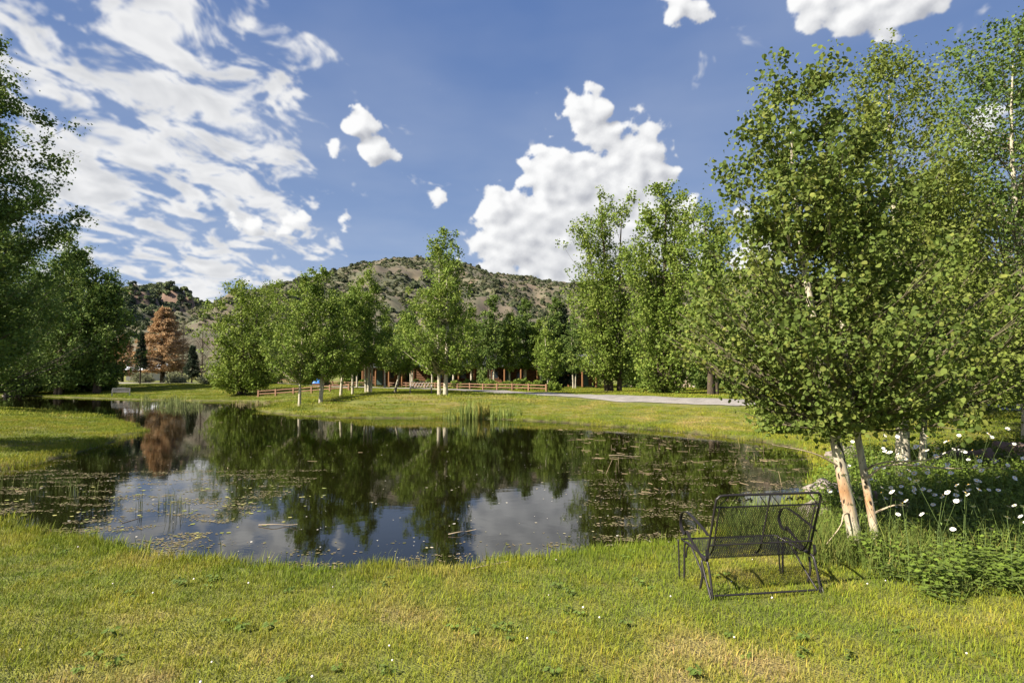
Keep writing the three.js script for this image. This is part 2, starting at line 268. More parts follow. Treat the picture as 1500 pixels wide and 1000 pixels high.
// ---------------------------------------------------------------- leaves
// kinds of leaf outline in the leaf's own plane, x across and y along
const OUTLINE = {
  round: [[0, 0], [0.42, 0.22], [0.5, 0.55], [0.24, 0.9], [0, 1], [-0.24, 0.9], [-0.5, 0.55], [-0.42, 0.22]],
  oval: [[0, 0], [0.42, 0.45], [0, 1], [-0.42, 0.45]],
  card: [[-0.35, 0.05], [0.4, 0.15], [0.3, 0.95], [-0.42, 0.8]],
  narrow: [[0, 0], [0.17, 0.4], [0, 1], [-0.17, 0.4]],
  needle: [[-0.08, 0], [0.08, 0], [0.14, 0.6], [0, 1], [-0.14, 0.6]],
};
class Leaves {
  constructor(cap, outline) { this.o = OUTLINE[outline]; this.k = this.o.length; this.P = new Float32Array(cap * this.k * 3); this.C = new Float32Array(cap * this.k * 3); this.I = new Uint32Array(cap * (this.k - 2) * 3); this.n = 0; this.cap = cap; }
  add(px, py, pz, size, dir, nor, col) {                                 // dir: along the leaf; nor: its face; both unit and roughly square to each other
    if (this.n >= this.cap) return;
    let sx = dir.y * nor.z - dir.z * nor.y, sy = dir.z * nor.x - dir.x * nor.z, sz = dir.x * nor.y - dir.y * nor.x; const l = Math.hypot(sx, sy, sz) || 1; sx /= l; sy /= l; sz /= l;
    const b = this.n * this.k; let i = b * 3;
    for (const [u, v] of this.o) {
      const bend = -0.18 * Math.abs(u) * size * -1 - 0.12 * v * v * size;
      this.C[i] = col[0]; this.P[i++] = px + (sx * u + dir.x * v) * size + nor.x * bend; this.C[i] = col[1]; this.P[i++] = py + (sy * u + dir.y * v) * size + nor.y * bend; this.C[i] = col[2]; this.P[i++] = pz + (sz * u + dir.z * v) * size + nor.z * bend;
    }
    let j = this.n * (this.k - 2) * 3; for (let t = 1; t < this.k - 1; t++) { this.I[j++] = b; this.I[j++] = b + t; this.I[j++] = b + t + 1; }
    this.n++;
  }
  build() { const g = new THREE.BufferGeometry(); g.setAttribute('position', new THREE.BufferAttribute(this.P.slice(0, this.n * this.k * 3), 3)); g.setAttribute('color', new THREE.BufferAttribute(this.C.slice(0, this.n * this.k * 3), 3)); g.setIndex(new THREE.BufferAttribute(this.I.slice(0, this.n * (this.k - 2) * 3), 1)); return g; }
}
const leafMat = new THREE.MeshPhysicalMaterial({ vertexColors: true, roughness: 0.75, transmission: 0.4, thickness: 0, side: THREE.DoubleSide, specularIntensity: 0.28 });
const needleMat = new THREE.MeshPhysicalMaterial({ vertexColors: true, roughness: 0.9, transmission: 0.2, thickness: 0, side: THREE.DoubleSide, specularIntensity: 0.4 });
const grassMat = new THREE.MeshPhysicalMaterial({ vertexColors: true, roughness: 0.85, transmission: 0.3, thickness: 0, side: THREE.DoubleSide, specularIntensity: 0.35 });

// ---------------------------------------------------------------- bark
const aspenBark = noiseTex(256, (u, v) => {
  let n = 0.83 + 0.16 * tiled(u, v, 6, 4, 2);
  const knot = tiled(u, v * 1, 5, 2, 33), line = tiled(u * 1, v, 22, 2, 51);
  if (knot > 0.42) n *= 0.28; else if (line > 0.44) n *= 0.55;
  return [n, n * 0.965, n * 0.88];
}, true, 512);
aspenBark.repeat.set(2.2, 0.8);
const greyBark = noiseTex(256, (u, v) => { const n = 0.6 + 0.4 * tiled(u, v * 0.3, 16, 4, 7); return [n, n * 0.94, n * 0.86]; }, true);
greyBark.repeat.set(3, 0.9);
const BARK = {
  aspen: new THREE.MeshStandardMaterial({ color: lin(0.62, 0.61, 0.575), map: aspenBark, bumpMap: aspenBark, bumpScale: 0.004, roughness: 0.85, vertexColors: true }),
  grey: new THREE.MeshStandardMaterial({ color: lin(0.24, 0.205, 0.165), map: greyBark, bumpMap: greyBark, bumpScale: 0.02, roughness: 0.95, vertexColors: true }),
  dark: new THREE.MeshStandardMaterial({ color: lin(0.10, 0.078, 0.058), map: greyBark, bumpMap: greyBark, bumpScale: 0.02, roughness: 0.95, vertexColors: true }),
};
const PAL = {
  aspen: [[0.118, 0.191, 0.025], [0.175, 0.254, 0.036], [0.251, 0.300, 0.057]],
  near: [[0.092, 0.141, 0.024], [0.129, 0.181, 0.033], [0.223, 0.244, 0.050]],
  poplar: [[0.102, 0.172, 0.022], [0.165, 0.237, 0.032], [0.253, 0.297, 0.061]],
  cotton: [[0.119, 0.186, 0.022], [0.178, 0.250, 0.031], [0.238, 0.285, 0.049]],
  dim: [[0.085, 0.147, 0.030], [0.122, 0.191, 0.036], [0.191, 0.240, 0.048]],  // darker greens: shade over the left-hand trees is put into the leaf colour
  willow: [[0.127, 0.181, 0.027], [0.166, 0.216, 0.035], [0.204, 0.236, 0.055]],
  spruce: [[0.026, 0.042, 0.022], [0.036, 0.056, 0.028], [0.048, 0.068, 0.034]],
  dead: [[0.36, 0.225, 0.115], [0.44, 0.29, 0.155], [0.52, 0.37, 0.21]],
  bush: [[0.094, 0.168, 0.021], [0.151, 0.223, 0.026], [0.237, 0.287, 0.042]],
  sage: [[0.170, 0.190, 0.100], [0.220, 0.235, 0.135], [0.270, 0.280, 0.170]],
  bare: [[0.240, 0.200, 0.165], [0.290, 0.250, 0.210], [0.330, 0.290, 0.250]],
};
const prof = (P, t) => { for (let i = 1; i < P.length; i++) if (t <= P[i][0]) return lerp(P[i - 1][1], P[i][1], (t - P[i - 1][0]) / (P[i][0] - P[i - 1][0])); return P[P.length - 1][1]; };
// o: h height, base where the crown starts, prof [[t, radius]...], stems [[dx, dz, leanx, leanz, radius, height share]...], up slope of the limbs, n limbs, leaves, size, clump, outline, pal, bark
function makeTree(o) {
  const r = rngOf(o.seed ?? 1), g = new THREE.Group(), stems = o.stems ?? [[0, 0, 0, 0, 0.12, 1]], L = new Leaves(o.leaves, o.outline ?? 'card'), pal = PAL[o.pal], axisGeo = [];
  const tones = (k) => { const w = 1 + 0.22 * gauss(r), c = k < 0.5 ? mix3(pal[0], pal[1], k * 2) : mix3(pal[1], pal[2], (k - 0.5) * 2); return [c[0] * w, c[1] * w, c[2] * w]; };
  const axes = stems.map(([dx, dz, lx, lz, rad, hs]) => {
    const hh = o.h * hs, pts = [], ph = r() * 9, wob = o.wobble ?? 0.03;
    for (let k = 0; k <= 14; k++) { const t = k / 14, q = t * hh * 0.92; pts.push(V(dx + lx * t * hh * (o.straighten ? 1 - 0.5 * t : 1) + wob * hh * 0.4 * Math.sin(t * 5 + ph) * t, q - (k ? 0 : 0.25), dz + lz * t * hh + wob * hh * 0.4 * Math.cos(t * 4.3 + ph) * t)); }
    const T = new Geo();
    tube(T, pts, (t) => Math.max(0.008, rad * (t < 0.06 ? 1.28 - t * 4.6 : 1) * Math.pow(1 - t * 0.97, 0.85)), o.sides ?? 7, o.tint ?? ((t, a) => (t < (o.darkFoot ?? 0) + 0.03 * n2(a, t * 9) && o.darkFoot ? [0.5, 0.48, 0.44] : [1, 1, 1])));
    axisGeo.push(T);
    return { T, pts, hh, at: (y) => { const t = clamp(y / (hh * 0.92)) * 14, k = Math.min(13, Math.floor(t)); return pts[k].clone().lerp(pts[k + 1], t - k); }, rad };
  });
  const per = Math.ceil(o.leaves / o.n), dir = V(), nor = V();
  for (let i = 0; i < o.n; i++) {
    const ax = axes[Math.floor(r() * axes.length)];
    let t, tries = 0; const mx = o.maxR ?? (o.maxR = Math.max(...o.prof.map((p) => p[1])));
    do t = r(); while (r() > prof(o.prof, t) / mx * 0.85 + 0.15 && ++tries < 30);
    const topY = Math.min(o.h, ax.hh), y = o.base + t * (topY - o.base), a = i * 2.399 + r() * 0.9, R = prof(o.prof, t) * (0.42 + 0.58 * Math.sqrt(r())) * (1 + (o.lump ?? 0.2) * n3(Math.cos(a) * 1.3 + o.seed, y * 0.5, Math.sin(a) * 1.3));
    const sq = o.squash ?? 1, c = ax.at(Math.min(y, topY * 0.98)), tip = V(c.x + Math.cos(a) * R, y, c.z + Math.sin(a) * R * sq);
    const sy = Math.max(o.base * (o.low ?? 0.75), y - R * (o.up ?? 0.8)), st = ax.at(Math.min(sy, topY * 0.97));
    const bendUp = (o.bend ?? 0.12) * R, mid = st.clone().lerp(tip, 0.55); mid.y -= bendUp;
    const at = (s) => { const p = st.clone().multiplyScalar((1 - s) * (1 - s)).addScaledVector(mid, 2 * s * (1 - s)).addScaledVector(tip, s * s); return p; };
    const br = Math.max(o.twig ?? 0.006, Math.min(ax.rad * 0.4, R * (o.limb ?? 0.013)) * (1.1 - 0.6 * t));
    tube(ax.T, [at(0), at(0.33), at(0.67), at(1)], (s) => br * (1.05 - 0.85 * s), 4, () => o.limbTint ?? [0.8, 0.78, 0.74], false);
    const clumps = o.clumps ?? 4, cl = []; for (let k = 0; k < clumps; k++) { const s = 1 - Math.pow(r(), 1.5) * (o.inner ?? 0.75), p = at(s), w = o.clump * (0.55 + 0.6 * r()); cl.push([p.x + gauss(r) * w * 0.8, p.y + gauss(r) * w * 0.7, p.z + gauss(r) * w * 0.8, w, r()]);
      if (o.twigs) tube(ax.T, [at(Math.max(0, s - 0.25)), V(cl[k][0], cl[k][1], cl[k][2])], (q) => br * 0.45 * (1 - 0.6 * q), 3, () => o.limbTint ?? [0.6, 0.57, 0.5], false); }
    for (let k = 0; k < per; k++) {
      const q = cl[k % clumps], px = q[0] + gauss(r) * q[3], py = q[1] + gauss(r) * q[3] * (o.flat ?? 0.9), pz = q[2] + gauss(r) * q[3];
      if (py < (o.floor ?? 0.15)) continue;
      nor.set(gauss(r), gauss(r) * 0.9 + (o.face ?? 0.35), gauss(r)).normalize();
      dir.set(gauss(r) + (px - c.x) * 0.15, gauss(r) + (o.hang ?? -0.4), gauss(r) + (pz - c.z) * 0.15); dir.addScaledVector(nor, -dir.dot(nor)).normalize();
      L.add(px, py, pz, o.size * (0.45 + 0.95 * r()), dir, nor, tones(clamp(q[4] * 0.55 + r() * 0.5)));
    }
  }
  for (const T of axisGeo) part(g, 'trunk', T.build(), BARK[o.bark ?? 'aspen']);
  part(g, o.crownName ?? 'crown', L.build(), o.mat ?? leafMat);
  return g;
}
function plant(name, label, category, group, x, z, o) { const t = makeTree(o); t.position.set(x, heightAt(x, z) - 0.02, z); t.rotation.y = o.turn ?? 0; return top(t, name, label, category, group); }
function again(t, label, x, z, turn, s, sy = s) { const c = copyOf(t, label); c.position.set(x, heightAt(x, z) - 0.02, z); c.rotation.y = turn; c.scale.set(s, sy, s); return c; }
// conifer: whorls of drooping boughs with short needle sprays
function makeConifer(o) {
  const r = rngOf(o.seed), g = new THREE.Group(), T = new Geo(), L = new Leaves(o.leaves, o.outline ?? 'needle'), pal = PAL[o.pal];
  tube(T, [V(0, -0.2, 0), V(0.02, o.h * 0.3, 0), V(-0.02, o.h * 0.65, 0.02), V(0, o.h, 0)], (t) => o.rad * (1.05 - t), 7, () => [1, 1, 1]);
  const rows = o.rows, per = o.leaves / (rows * o.boughs), d = V(), n = V();
  for (let k = 0; k < rows; k++) for (let j = 0; j < o.boughs; j++) {
    const t = (k + r() * 0.8) / rows, y = lerp(o.base, o.h * 0.985, t), a = r() * 6.283, R = prof(o.prof, t) * (0.7 + 0.4 * r()), drop = (o.droop ?? -0.15) * R;
    const s0 = V(0, y, 0), tip = V(Math.cos(a) * R, y + drop + (o.lift ?? 0) * R, Math.sin(a) * R), mid = s0.clone().lerp(tip, 0.5).add(V(0, 0.08 * R, 0));
    const at = (s) => s0.clone().multiplyScalar((1 - s) ** 2).addScaledVector(mid, 2 * s * (1 - s)).addScaledVector(tip, s * s);
    tube(T, [at(0), at(0.5), at(1)], (s) => Math.max(0.008, o.rad * 0.16 * (1 - t * 0.6) * (1 - 0.8 * s)), 4, () => [1, 1, 1], false);
    for (let q = 0; q < per; q++) {
      const s = o.bareIn + (1 - o.bareIn) * Math.sqrt(r()), p = at(s), w = o.spread * (0.4 + 0.8 * (1 - s * 0.4)); p.x += gauss(r) * w; p.y += gauss(r) * w * 0.6 - 0.05; p.z += gauss(r) * w;
      n.set(gauss(r), gauss(r) + 0.3, gauss(r)).normalize(); d.set(Math.cos(a) * 0.8 + gauss(r), gauss(r) * 0.6, Math.sin(a) * 0.8 + gauss(r)); d.addScaledVector(n, -d.dot(n)).normalize();
      const m = clamp(r()), w2 = 0.85 + 0.3 * r(), c = m < 0.5 ? mix3(pal[0], pal[1], m * 2) : mix3(pal[1], pal[2], m * 2 - 1); L.add(p.x, p.y, p.z, o.size * (0.6 + 0.7 * r()), d, n, [c[0] * w2, c[1] * w2, c[2] * w2]);
    }
  }
  part(g, 'trunk', T.build(), BARK[o.bark ?? 'dark']); part(g, 'crown', L.build(), needleMat);
  return g;
}
function conifer(name, label, category, x, z, o) { const t = makeConifer(o); t.position.set(x, heightAt(x, z) - 0.02, z); return top(t, name, label, category); }

// ---------------------------------------------------------------- trees: the far bank's aspens
const PA = [[0, 0.35], [0.12, 0.85], [0.3, 1], [0.55, 0.78], [0.78, 0.46], [0.92, 0.24], [1, 0.1]];
const P = (s, q = PA) => q.map(([t, r]) => [t, r * s]);
const aspen = (seed, h, R, extra = {}) => ({ seed, h, base: h * 0.24, lump: 0.4, prof: P(R), stems: [[0, 0, 0.01, 0, 0.13, 1]], up: 0.75, n: 135, leaves: 14000, size: 0.115, clump: 0.29, clumps: 4, outline: 'card', pal: 'aspen', bark: 'aspen', ...extra });
plant('aspen_tree', 'white trunked aspen at the tip of the lawn tongue', 'tree', 'aspens on the far bank', -14.5, -40.2, aspen(21, 9.6, 2.7, { stems: [[0, 0, 0.02, 0, 0.105, 1]], base: 2.0, lump: 0.3 }));
plant('aspen_tree', 'forked aspen beside the one at the lawn tongue tip', 'tree', 'aspens on the far bank', -13.15, -40.4, aspen(22, 9.9, 2.1, { stems: [[0, 0, 0.02, 0, 0.11, 1], [0.05, 0, 0.09, 0.02, 0.08, 0.75]], base: 2.1 }));
plant('aspen_tree', 'slim aspen standing between the rail fences and the forked aspen', 'tree', 'aspens on the far bank', -13.1, -45, aspen(23, 8.6, 1.8, { base: 1.9, n: 110, leaves: 9000, stems: [[0, 0, 0.04, 0, 0.11, 1]] }));
plant('aspen_tree', 'slim pale aspen at the end of the front rail fence', 'tree', 'aspens on the far bank', -12.6, -46.5, aspen(24, 9, 1.8, { base: 2.1, n: 110, leaves: 9000, stems: [[0, 0, 0, 0.01, 0.10, 1]] }));
plant('aspen_tree', 'aspen with three thin white stems beside the gravel drive', 'tree', 'aspens on the far bank', -11.7, -48, aspen(25, 10.6, 1.75, { base: 2.4, n: 150, leaves: 14000, stems: [[-0.2, 0, -0.05, 0, 0.10, 0.92], [0, 0.05, 0.0, 0, 0.13, 1], [0.2, 0, 0.04, 0.02, 0.09, 0.85]] }));
plant('aspen_tree', 'young aspen leaning over beside the far metal bench', 'tree', 'aspens on the far bank', -9.0, -45, aspen(26, 6.2, 1.75, { base: 2.0, n: 90, leaves: 8500, stems: [[0, 0, 0.27, 0, 0.1, 1]], straighten: true, darkFoot: 0.12 }));
plant('aspen_tree', 'tallest aspen with a double white trunk beside the far metal bench', 'tree', 'aspens on the far bank', -4.75, -40.3, aspen(27, 11.7, 2.55, { base: 1.9, n: 240, leaves: 26000, stems: [[-0.22, 0, -0.02, 0, 0.13, 0.93], [0.2, 0, 0.01, 0, 0.165, 1]], prof: P(2.8, [[0, 0.5], [0.12, 0.95], [0.3, 1], [0.55, 0.74], [0.78, 0.48], [0.92, 0.3], [1, 0.14]]) }));
// poplars behind the drive
const pop = (seed, h, R, extra = {}) => ({ seed, h, base: 1.6, prof: P(R, [[0, 0.55], [0.15, 0.9], [0.4, 1], [0.62, 0.88], [0.8, 0.7], [0.92, 0.45], [1, 0.12]]), stems: [[0, 0, 0.01, 0, 0.3, 1], [0.5, 0, 0.03, 0, 0.2, 0.92], [-0.4, 0.2, -0.05, 0, 0.16, 0.85]], up: 1.6, n: 240, leaves: 34000, size: 0.15, clump: 0.46, clumps: 5, lump: 0.38, bend: 0.25, pal: 'poplar', bark: 'grey', ...extra });
plant('poplar_tree', 'broad poplar with a clear trunk at the end of the rail fence', 'tree', 'tall poplars behind the drive', 8.3, -50, pop(31, 18.0, 3.0, { stems: [[0, 0, -0.02, 0, 0.3, 0.98], [0.8, 0, 0.03, 0, 0.2, 1], [-0.3, 0.3, -0.09, 0, 0.16, 0.85]] }));
plant('poplar_tree', 'tall poplar bushy down to the grass beside the gravel drive', 'tree', 'tall poplars behind the drive', 11.5, -44, pop(32, 16.6, 2.75, { base: 0.4, stems: [[0, 0, 0, 0, 0.26, 1], [0.4, 0, 0.05, 0, 0.2, 0.97], [-0.4, 0.2, -0.06, 0, 0.16, 0.86]], leaves: 36000 }));
plant('poplar_tree', 'slender poplar with a bare double trunk near white posts', 'tree', 'tall poplars behind the drive', 13.6, -40.2, pop(33, 14.0, 1.8, { base: 2.4, stems: [[0, 0, -0.01, 0, 0.24, 1], [0.35, 0, 0.02, 0, 0.15, 0.85]], n: 150, leaves: 17000 }));
// trees about the cabins
plant('cottonwood_tree', 'large yellow green cottonwood at the bend of the drive', 'tree', null, -28.2, -61, { seed: 41, h: 11.8, base: 0.9, prof: P(4.3, [[0, 0.6], [0.2, 0.95], [0.5, 1], [0.75, 0.85], [0.92, 0.5], [1, 0.15]]), stems: [[0, 0, 0, 0, 0.3, 1], [0.6, 0, 0.1, 0, 0.2, 0.9]], up: 1.0, n: 240, leaves: 24000, size: 0.17, clump: 0.5, clumps: 4, lump: 0.45, pal: 'cotton', bark: 'grey' });
plant('cottonwood_tree', 'tall yellow green cottonwood across the drive from the front fence', 'tree', null, -33, -82, { seed: 42, h: 15, base: 1.5, prof: P(4.2, [[0, 0.6], [0.2, 0.95], [0.5, 1], [0.75, 0.85], [0.92, 0.5], [1, 0.15]]), stems: [[0, 0, 0, 0, 0.25, 1]], up: 1.0, n: 180, leaves: 17000, size: 0.17, clump: 0.5, clumps: 4, lump: 0.45, pal: 'cotton', bark: 'grey' });
const grove = plant('aspen_tree', 'grey green aspen in the grove before the log cabins', 'tree', 'aspens of the cabin grove', -4.6, -66, aspen(51, 9.4, 1.8, { base: 2.6, n: 120, leaves: 12000, size: 0.15, pal: 'aspen' }));
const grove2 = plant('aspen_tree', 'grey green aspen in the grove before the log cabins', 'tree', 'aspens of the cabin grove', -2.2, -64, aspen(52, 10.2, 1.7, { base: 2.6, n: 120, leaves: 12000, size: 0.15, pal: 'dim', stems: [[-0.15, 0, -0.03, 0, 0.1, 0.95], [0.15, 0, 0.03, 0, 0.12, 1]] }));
for (const [x, z, t, s, k] of [[-0.3, -65, 1, 0.92, 0], [1.5, -67, 2, 1, 1], [3.2, -66, 4, 0.85, 0], [-6.8, -68, 5, 1.0, 1], [-9.5, -70, 2.4, 0.95, 0], [-12.5, -73, 1.2, 1.05, 1], [-16, -74, 3, 1, 0], [-19, -72, 5, 0.95, 1], [-22, -76, 0.4, 1.05, 0], [-7.6, -62, 3.3, 0.82, 0], [5.2, -69, 1.9, 1.05, 1], [7, -66, 2.9, 0.8, 1]]) again(k ? grove2 : grove, null, x, z, t, s);
plant('aspen_tree', 'small open aspen with forked white stems at the fence end', 'tree', null, 3.3, -53.5, aspen(57, 6.3, 1.35, { base: 1.3, n: 80, leaves: 6500, size: 0.12, stems: [[0, 0, -0.04, 0, 0.09, 1], [0, 0, 0.14, 0, 0.07, 0.75]] }));
conifer('spruce_tree', 'narrow dark green conifer rising above the cabin grove', 'tree', 5.9, -69, { seed: 61, h: 10, base: 0.8, rad: 0.2, prof: P(1.9, [[0, 1], [0.4, 0.8], [1, 0.06]]), rows: 34, boughs: 7, leaves: 15000, size: 0.34, spread: 0.2, bareIn: 0.15, pal: 'spruce' });
// a dark belt of trees behind the cabins
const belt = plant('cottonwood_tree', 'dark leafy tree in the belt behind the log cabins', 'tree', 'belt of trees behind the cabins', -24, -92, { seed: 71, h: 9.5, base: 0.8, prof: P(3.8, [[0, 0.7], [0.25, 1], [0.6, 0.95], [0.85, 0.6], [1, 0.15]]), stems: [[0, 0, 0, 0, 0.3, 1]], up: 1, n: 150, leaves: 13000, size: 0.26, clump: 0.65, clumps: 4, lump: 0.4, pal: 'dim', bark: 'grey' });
for (const [x, z, t, s] of [[-32, -90, 2, 0.9], [-17, -90, 1, 1], [-10, -91, 4, 0.9], [-3, -89, 3, 1.05], [4, -90, 5, 0.9], [11, -86, 0.6, 1.0], [18, -80, 1.7, 0.85], [25, -72, 2.2, 0.9], [32, -66, 3.9, 1], [39, -56, 4.4, 1.05], [-40, -98, 5.2, 0.9], [14.5, -68, 0.3, 0.62], [20, -60, 1.3, 0.7]]) again(belt, null, x, z, t, s);

// ---------------------------------------------------------------- trees beyond the far end of the pond
conifer('dead_conifer', 'rust brown dead conifer with a spreading crown on the far lawn', 'tree', -62.5, -105, { seed: 81, h: 13.6, base: 1.5, rad: 0.42, prof: P(4.5, [[0, 0.72], [0.15, 1], [0.42, 0.92], [0.62, 0.55], [0.8, 0.36], [0.93, 0.22], [1, 0.05]]), rows: 36, boughs: 9, leaves: 27000, size: 0.36, spread: 0.36, bareIn: 0.3, pal: 'dead', droop: 0.05, lift: 0.12, outline: 'needle' });
conifer('dead_conifer', 'smaller brown conifer half hidden behind the large dead one', 'tree', -75, -113, { seed: 82, h: 9, base: 1.2, rad: 0.3, prof: P(3.2, [[0, 0.8], [0.2, 1], [0.6, 0.65], [1, 0.05]]), rows: 26, boughs: 8, leaves: 9000, size: 0.36, spread: 0.3, bareIn: 0.3, pal: 'dead', lift: 0.1, outline: 'needle' });
conifer('spruce_tree', 'short dark spruce right beside the brown dead conifer', 'tree', -55.6, -102, { seed: 83, h: 6.6, base: 0.8, rad: 0.14, prof: P(1.6, [[0, 1], [0.4, 0.7], [1, 0.05]]), rows: 22, boughs: 7, leaves: 7000, size: 0.32, spread: 0.15, bareIn: 0.1, pal: 'spruce' });
conifer('spruce_tree', 'thin young spruce with a bare foot by the far lawn', 'tree', -59.5, -94, { seed: 84, h: 8.4, base: 2.6, rad: 0.13, prof: P(1.1, [[0, 1], [0.4, 0.7], [1, 0.05]]), rows: 22, boughs: 6, leaves: 5000, size: 0.3, spread: 0.15, bareIn: 0.1, pal: 'spruce' });
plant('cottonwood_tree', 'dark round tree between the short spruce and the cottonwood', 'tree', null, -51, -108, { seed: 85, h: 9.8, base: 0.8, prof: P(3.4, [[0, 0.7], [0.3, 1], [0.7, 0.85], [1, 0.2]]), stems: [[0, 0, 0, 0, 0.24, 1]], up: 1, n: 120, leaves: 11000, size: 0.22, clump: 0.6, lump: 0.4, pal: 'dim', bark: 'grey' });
for (const [x, z, h, s] of [[-74, -140, 15, 86], [-82, -146, 15, 87], [-69, -142, 14, 88]]) plant('bare_tree', 'grey leafless looking tree far behind the dead conifer', 'tree', 'grey trees beyond the far lawn', x, z, { seed: s, h, base: 2, prof: P(3.6, [[0, 0.6], [0.4, 1], [0.8, 0.8], [1, 0.2]]), stems: [[0, 0, 0, 0, 0.25, 1]], up: 1.3, n: 160, leaves: 4200, size: 0.22, clump: 0.6, pal: 'bare', bark: 'grey', twigs: true, twig: 0.02, outline: 'narrow' });
const bushO = (seed, h, R, pal, n = 50, leaves = 3500, size = 0.14) => ({ seed, h, base: 0.12, prof: P(R, [[0, 0.8], [0.3, 1], [0.7, 0.85], [1, 0.35]]), stems: [[0, 0, 0, 0, 0.035, 0.8], [0.1, 0.05, 0.2, 0.1, 0.03, 0.7], [-0.1, 0, -0.2, 0.1, 0.03, 0.7]], up: 1.1, n, leaves, size, clump: 0.16 * h, clumps: 3, lump: 0.3, pal, bark: 'dark', crownName: 'foliage', floor: 0.04, inner: 0.9 });
const sage = plant('sage_bush', 'pale silvery bush along the edge of the far lawn', 'bush', 'pale bushes by the far lawn', -39.5, -84, bushO(91, 2.6, 2.0, 'sage', 60, 4500, 0.2));
for (const [x, z, t, s] of [[-36, -83, 1, 0.9], [-33.5, -81, 2, 0.75], [-45, -88, 3, 0.8], [-56, -98, 4, 0.9], [-63, -100, 5, 0.8]]) again(sage, null, x, z, t, s);
// the dark group at the far corner of the pond
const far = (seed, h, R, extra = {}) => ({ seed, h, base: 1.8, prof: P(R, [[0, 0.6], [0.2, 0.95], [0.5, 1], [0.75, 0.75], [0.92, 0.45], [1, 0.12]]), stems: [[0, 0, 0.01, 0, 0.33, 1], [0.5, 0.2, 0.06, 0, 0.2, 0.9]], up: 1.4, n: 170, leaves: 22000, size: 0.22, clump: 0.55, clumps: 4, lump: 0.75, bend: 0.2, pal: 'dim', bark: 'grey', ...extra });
const FAR = 'tall dark trees at the far corner of the pond';
plant('poplar_tree', 'tall dark poplar with lobed top behind the white lawn bench', 'tree', FAR, -54.5, -70.5, far(101, 20, 4.1));
plant('poplar_tree', 'dark poplar with a pale grey trunk on the far corner bank', 'tree', FAR, -58.5, -76, far(102, 21.5, 4.0));
plant('poplar_tree', 'dense dark poplar standing behind the white lawn bench and spruce', 'tree', FAR, -50.8, -71.8, far(103, 16.5, 3.2));
plant('cottonwood_tree', 'low spreading dark tree over the far corner bank', 'tree', FAR, -60.5, -72, far(104, 12.5, 4.8, { base: 1.2 }));
plant('cottonwood_tree', 'dark tree with a thin leaning white trunk by the far bank', 'tree', FAR, -64, -75, far(105, 20, 5, { base: 1.4 }));
plant('cottonwood_tree', 'wide dark tree rising over the end of the channel', 'tree', FAR, -73, -80, far(106, 22, 6, { base: 1.4 }));
for (const [x, z, s] of [[-53.5, -77, 0.55], [-57, -79, 0.7], [-62, -80, 0.7], [-66, -82, 0.8]]) again(belt, 'dark leafy undergrowth tree behind the far corner poplars', x, z, s * 9, s).userData.group = 'undergrowth trees of the far corner';
// aspens on the grassy spit
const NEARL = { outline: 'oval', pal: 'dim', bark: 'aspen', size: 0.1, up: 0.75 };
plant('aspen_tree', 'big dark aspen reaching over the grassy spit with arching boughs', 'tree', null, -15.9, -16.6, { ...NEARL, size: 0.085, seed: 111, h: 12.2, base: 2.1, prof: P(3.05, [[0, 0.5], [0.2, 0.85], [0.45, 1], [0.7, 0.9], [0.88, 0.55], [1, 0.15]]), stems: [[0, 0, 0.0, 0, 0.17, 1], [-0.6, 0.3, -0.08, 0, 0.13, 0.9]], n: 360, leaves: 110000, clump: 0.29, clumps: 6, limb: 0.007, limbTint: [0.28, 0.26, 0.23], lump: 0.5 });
plant('aspen_tree', 'dark aspen further along the spit above the channel', 'tree', null, -31.5, -34.5, { ...NEARL, size: 0.13, seed: 112, limb: 0.008, limbTint: [0.28, 0.26, 0.23], h: 12.5, base: 1.3, prof: P(4.6, [[0, 0.6], [0.25, 1], [0.6, 0.9], [1, 0.15]]), stems: [[0, 0, 0.03, 0, 0.22, 1]], n: 260, leaves: 34000, clump: 0.45, clumps: 5, lump: 0.5 });

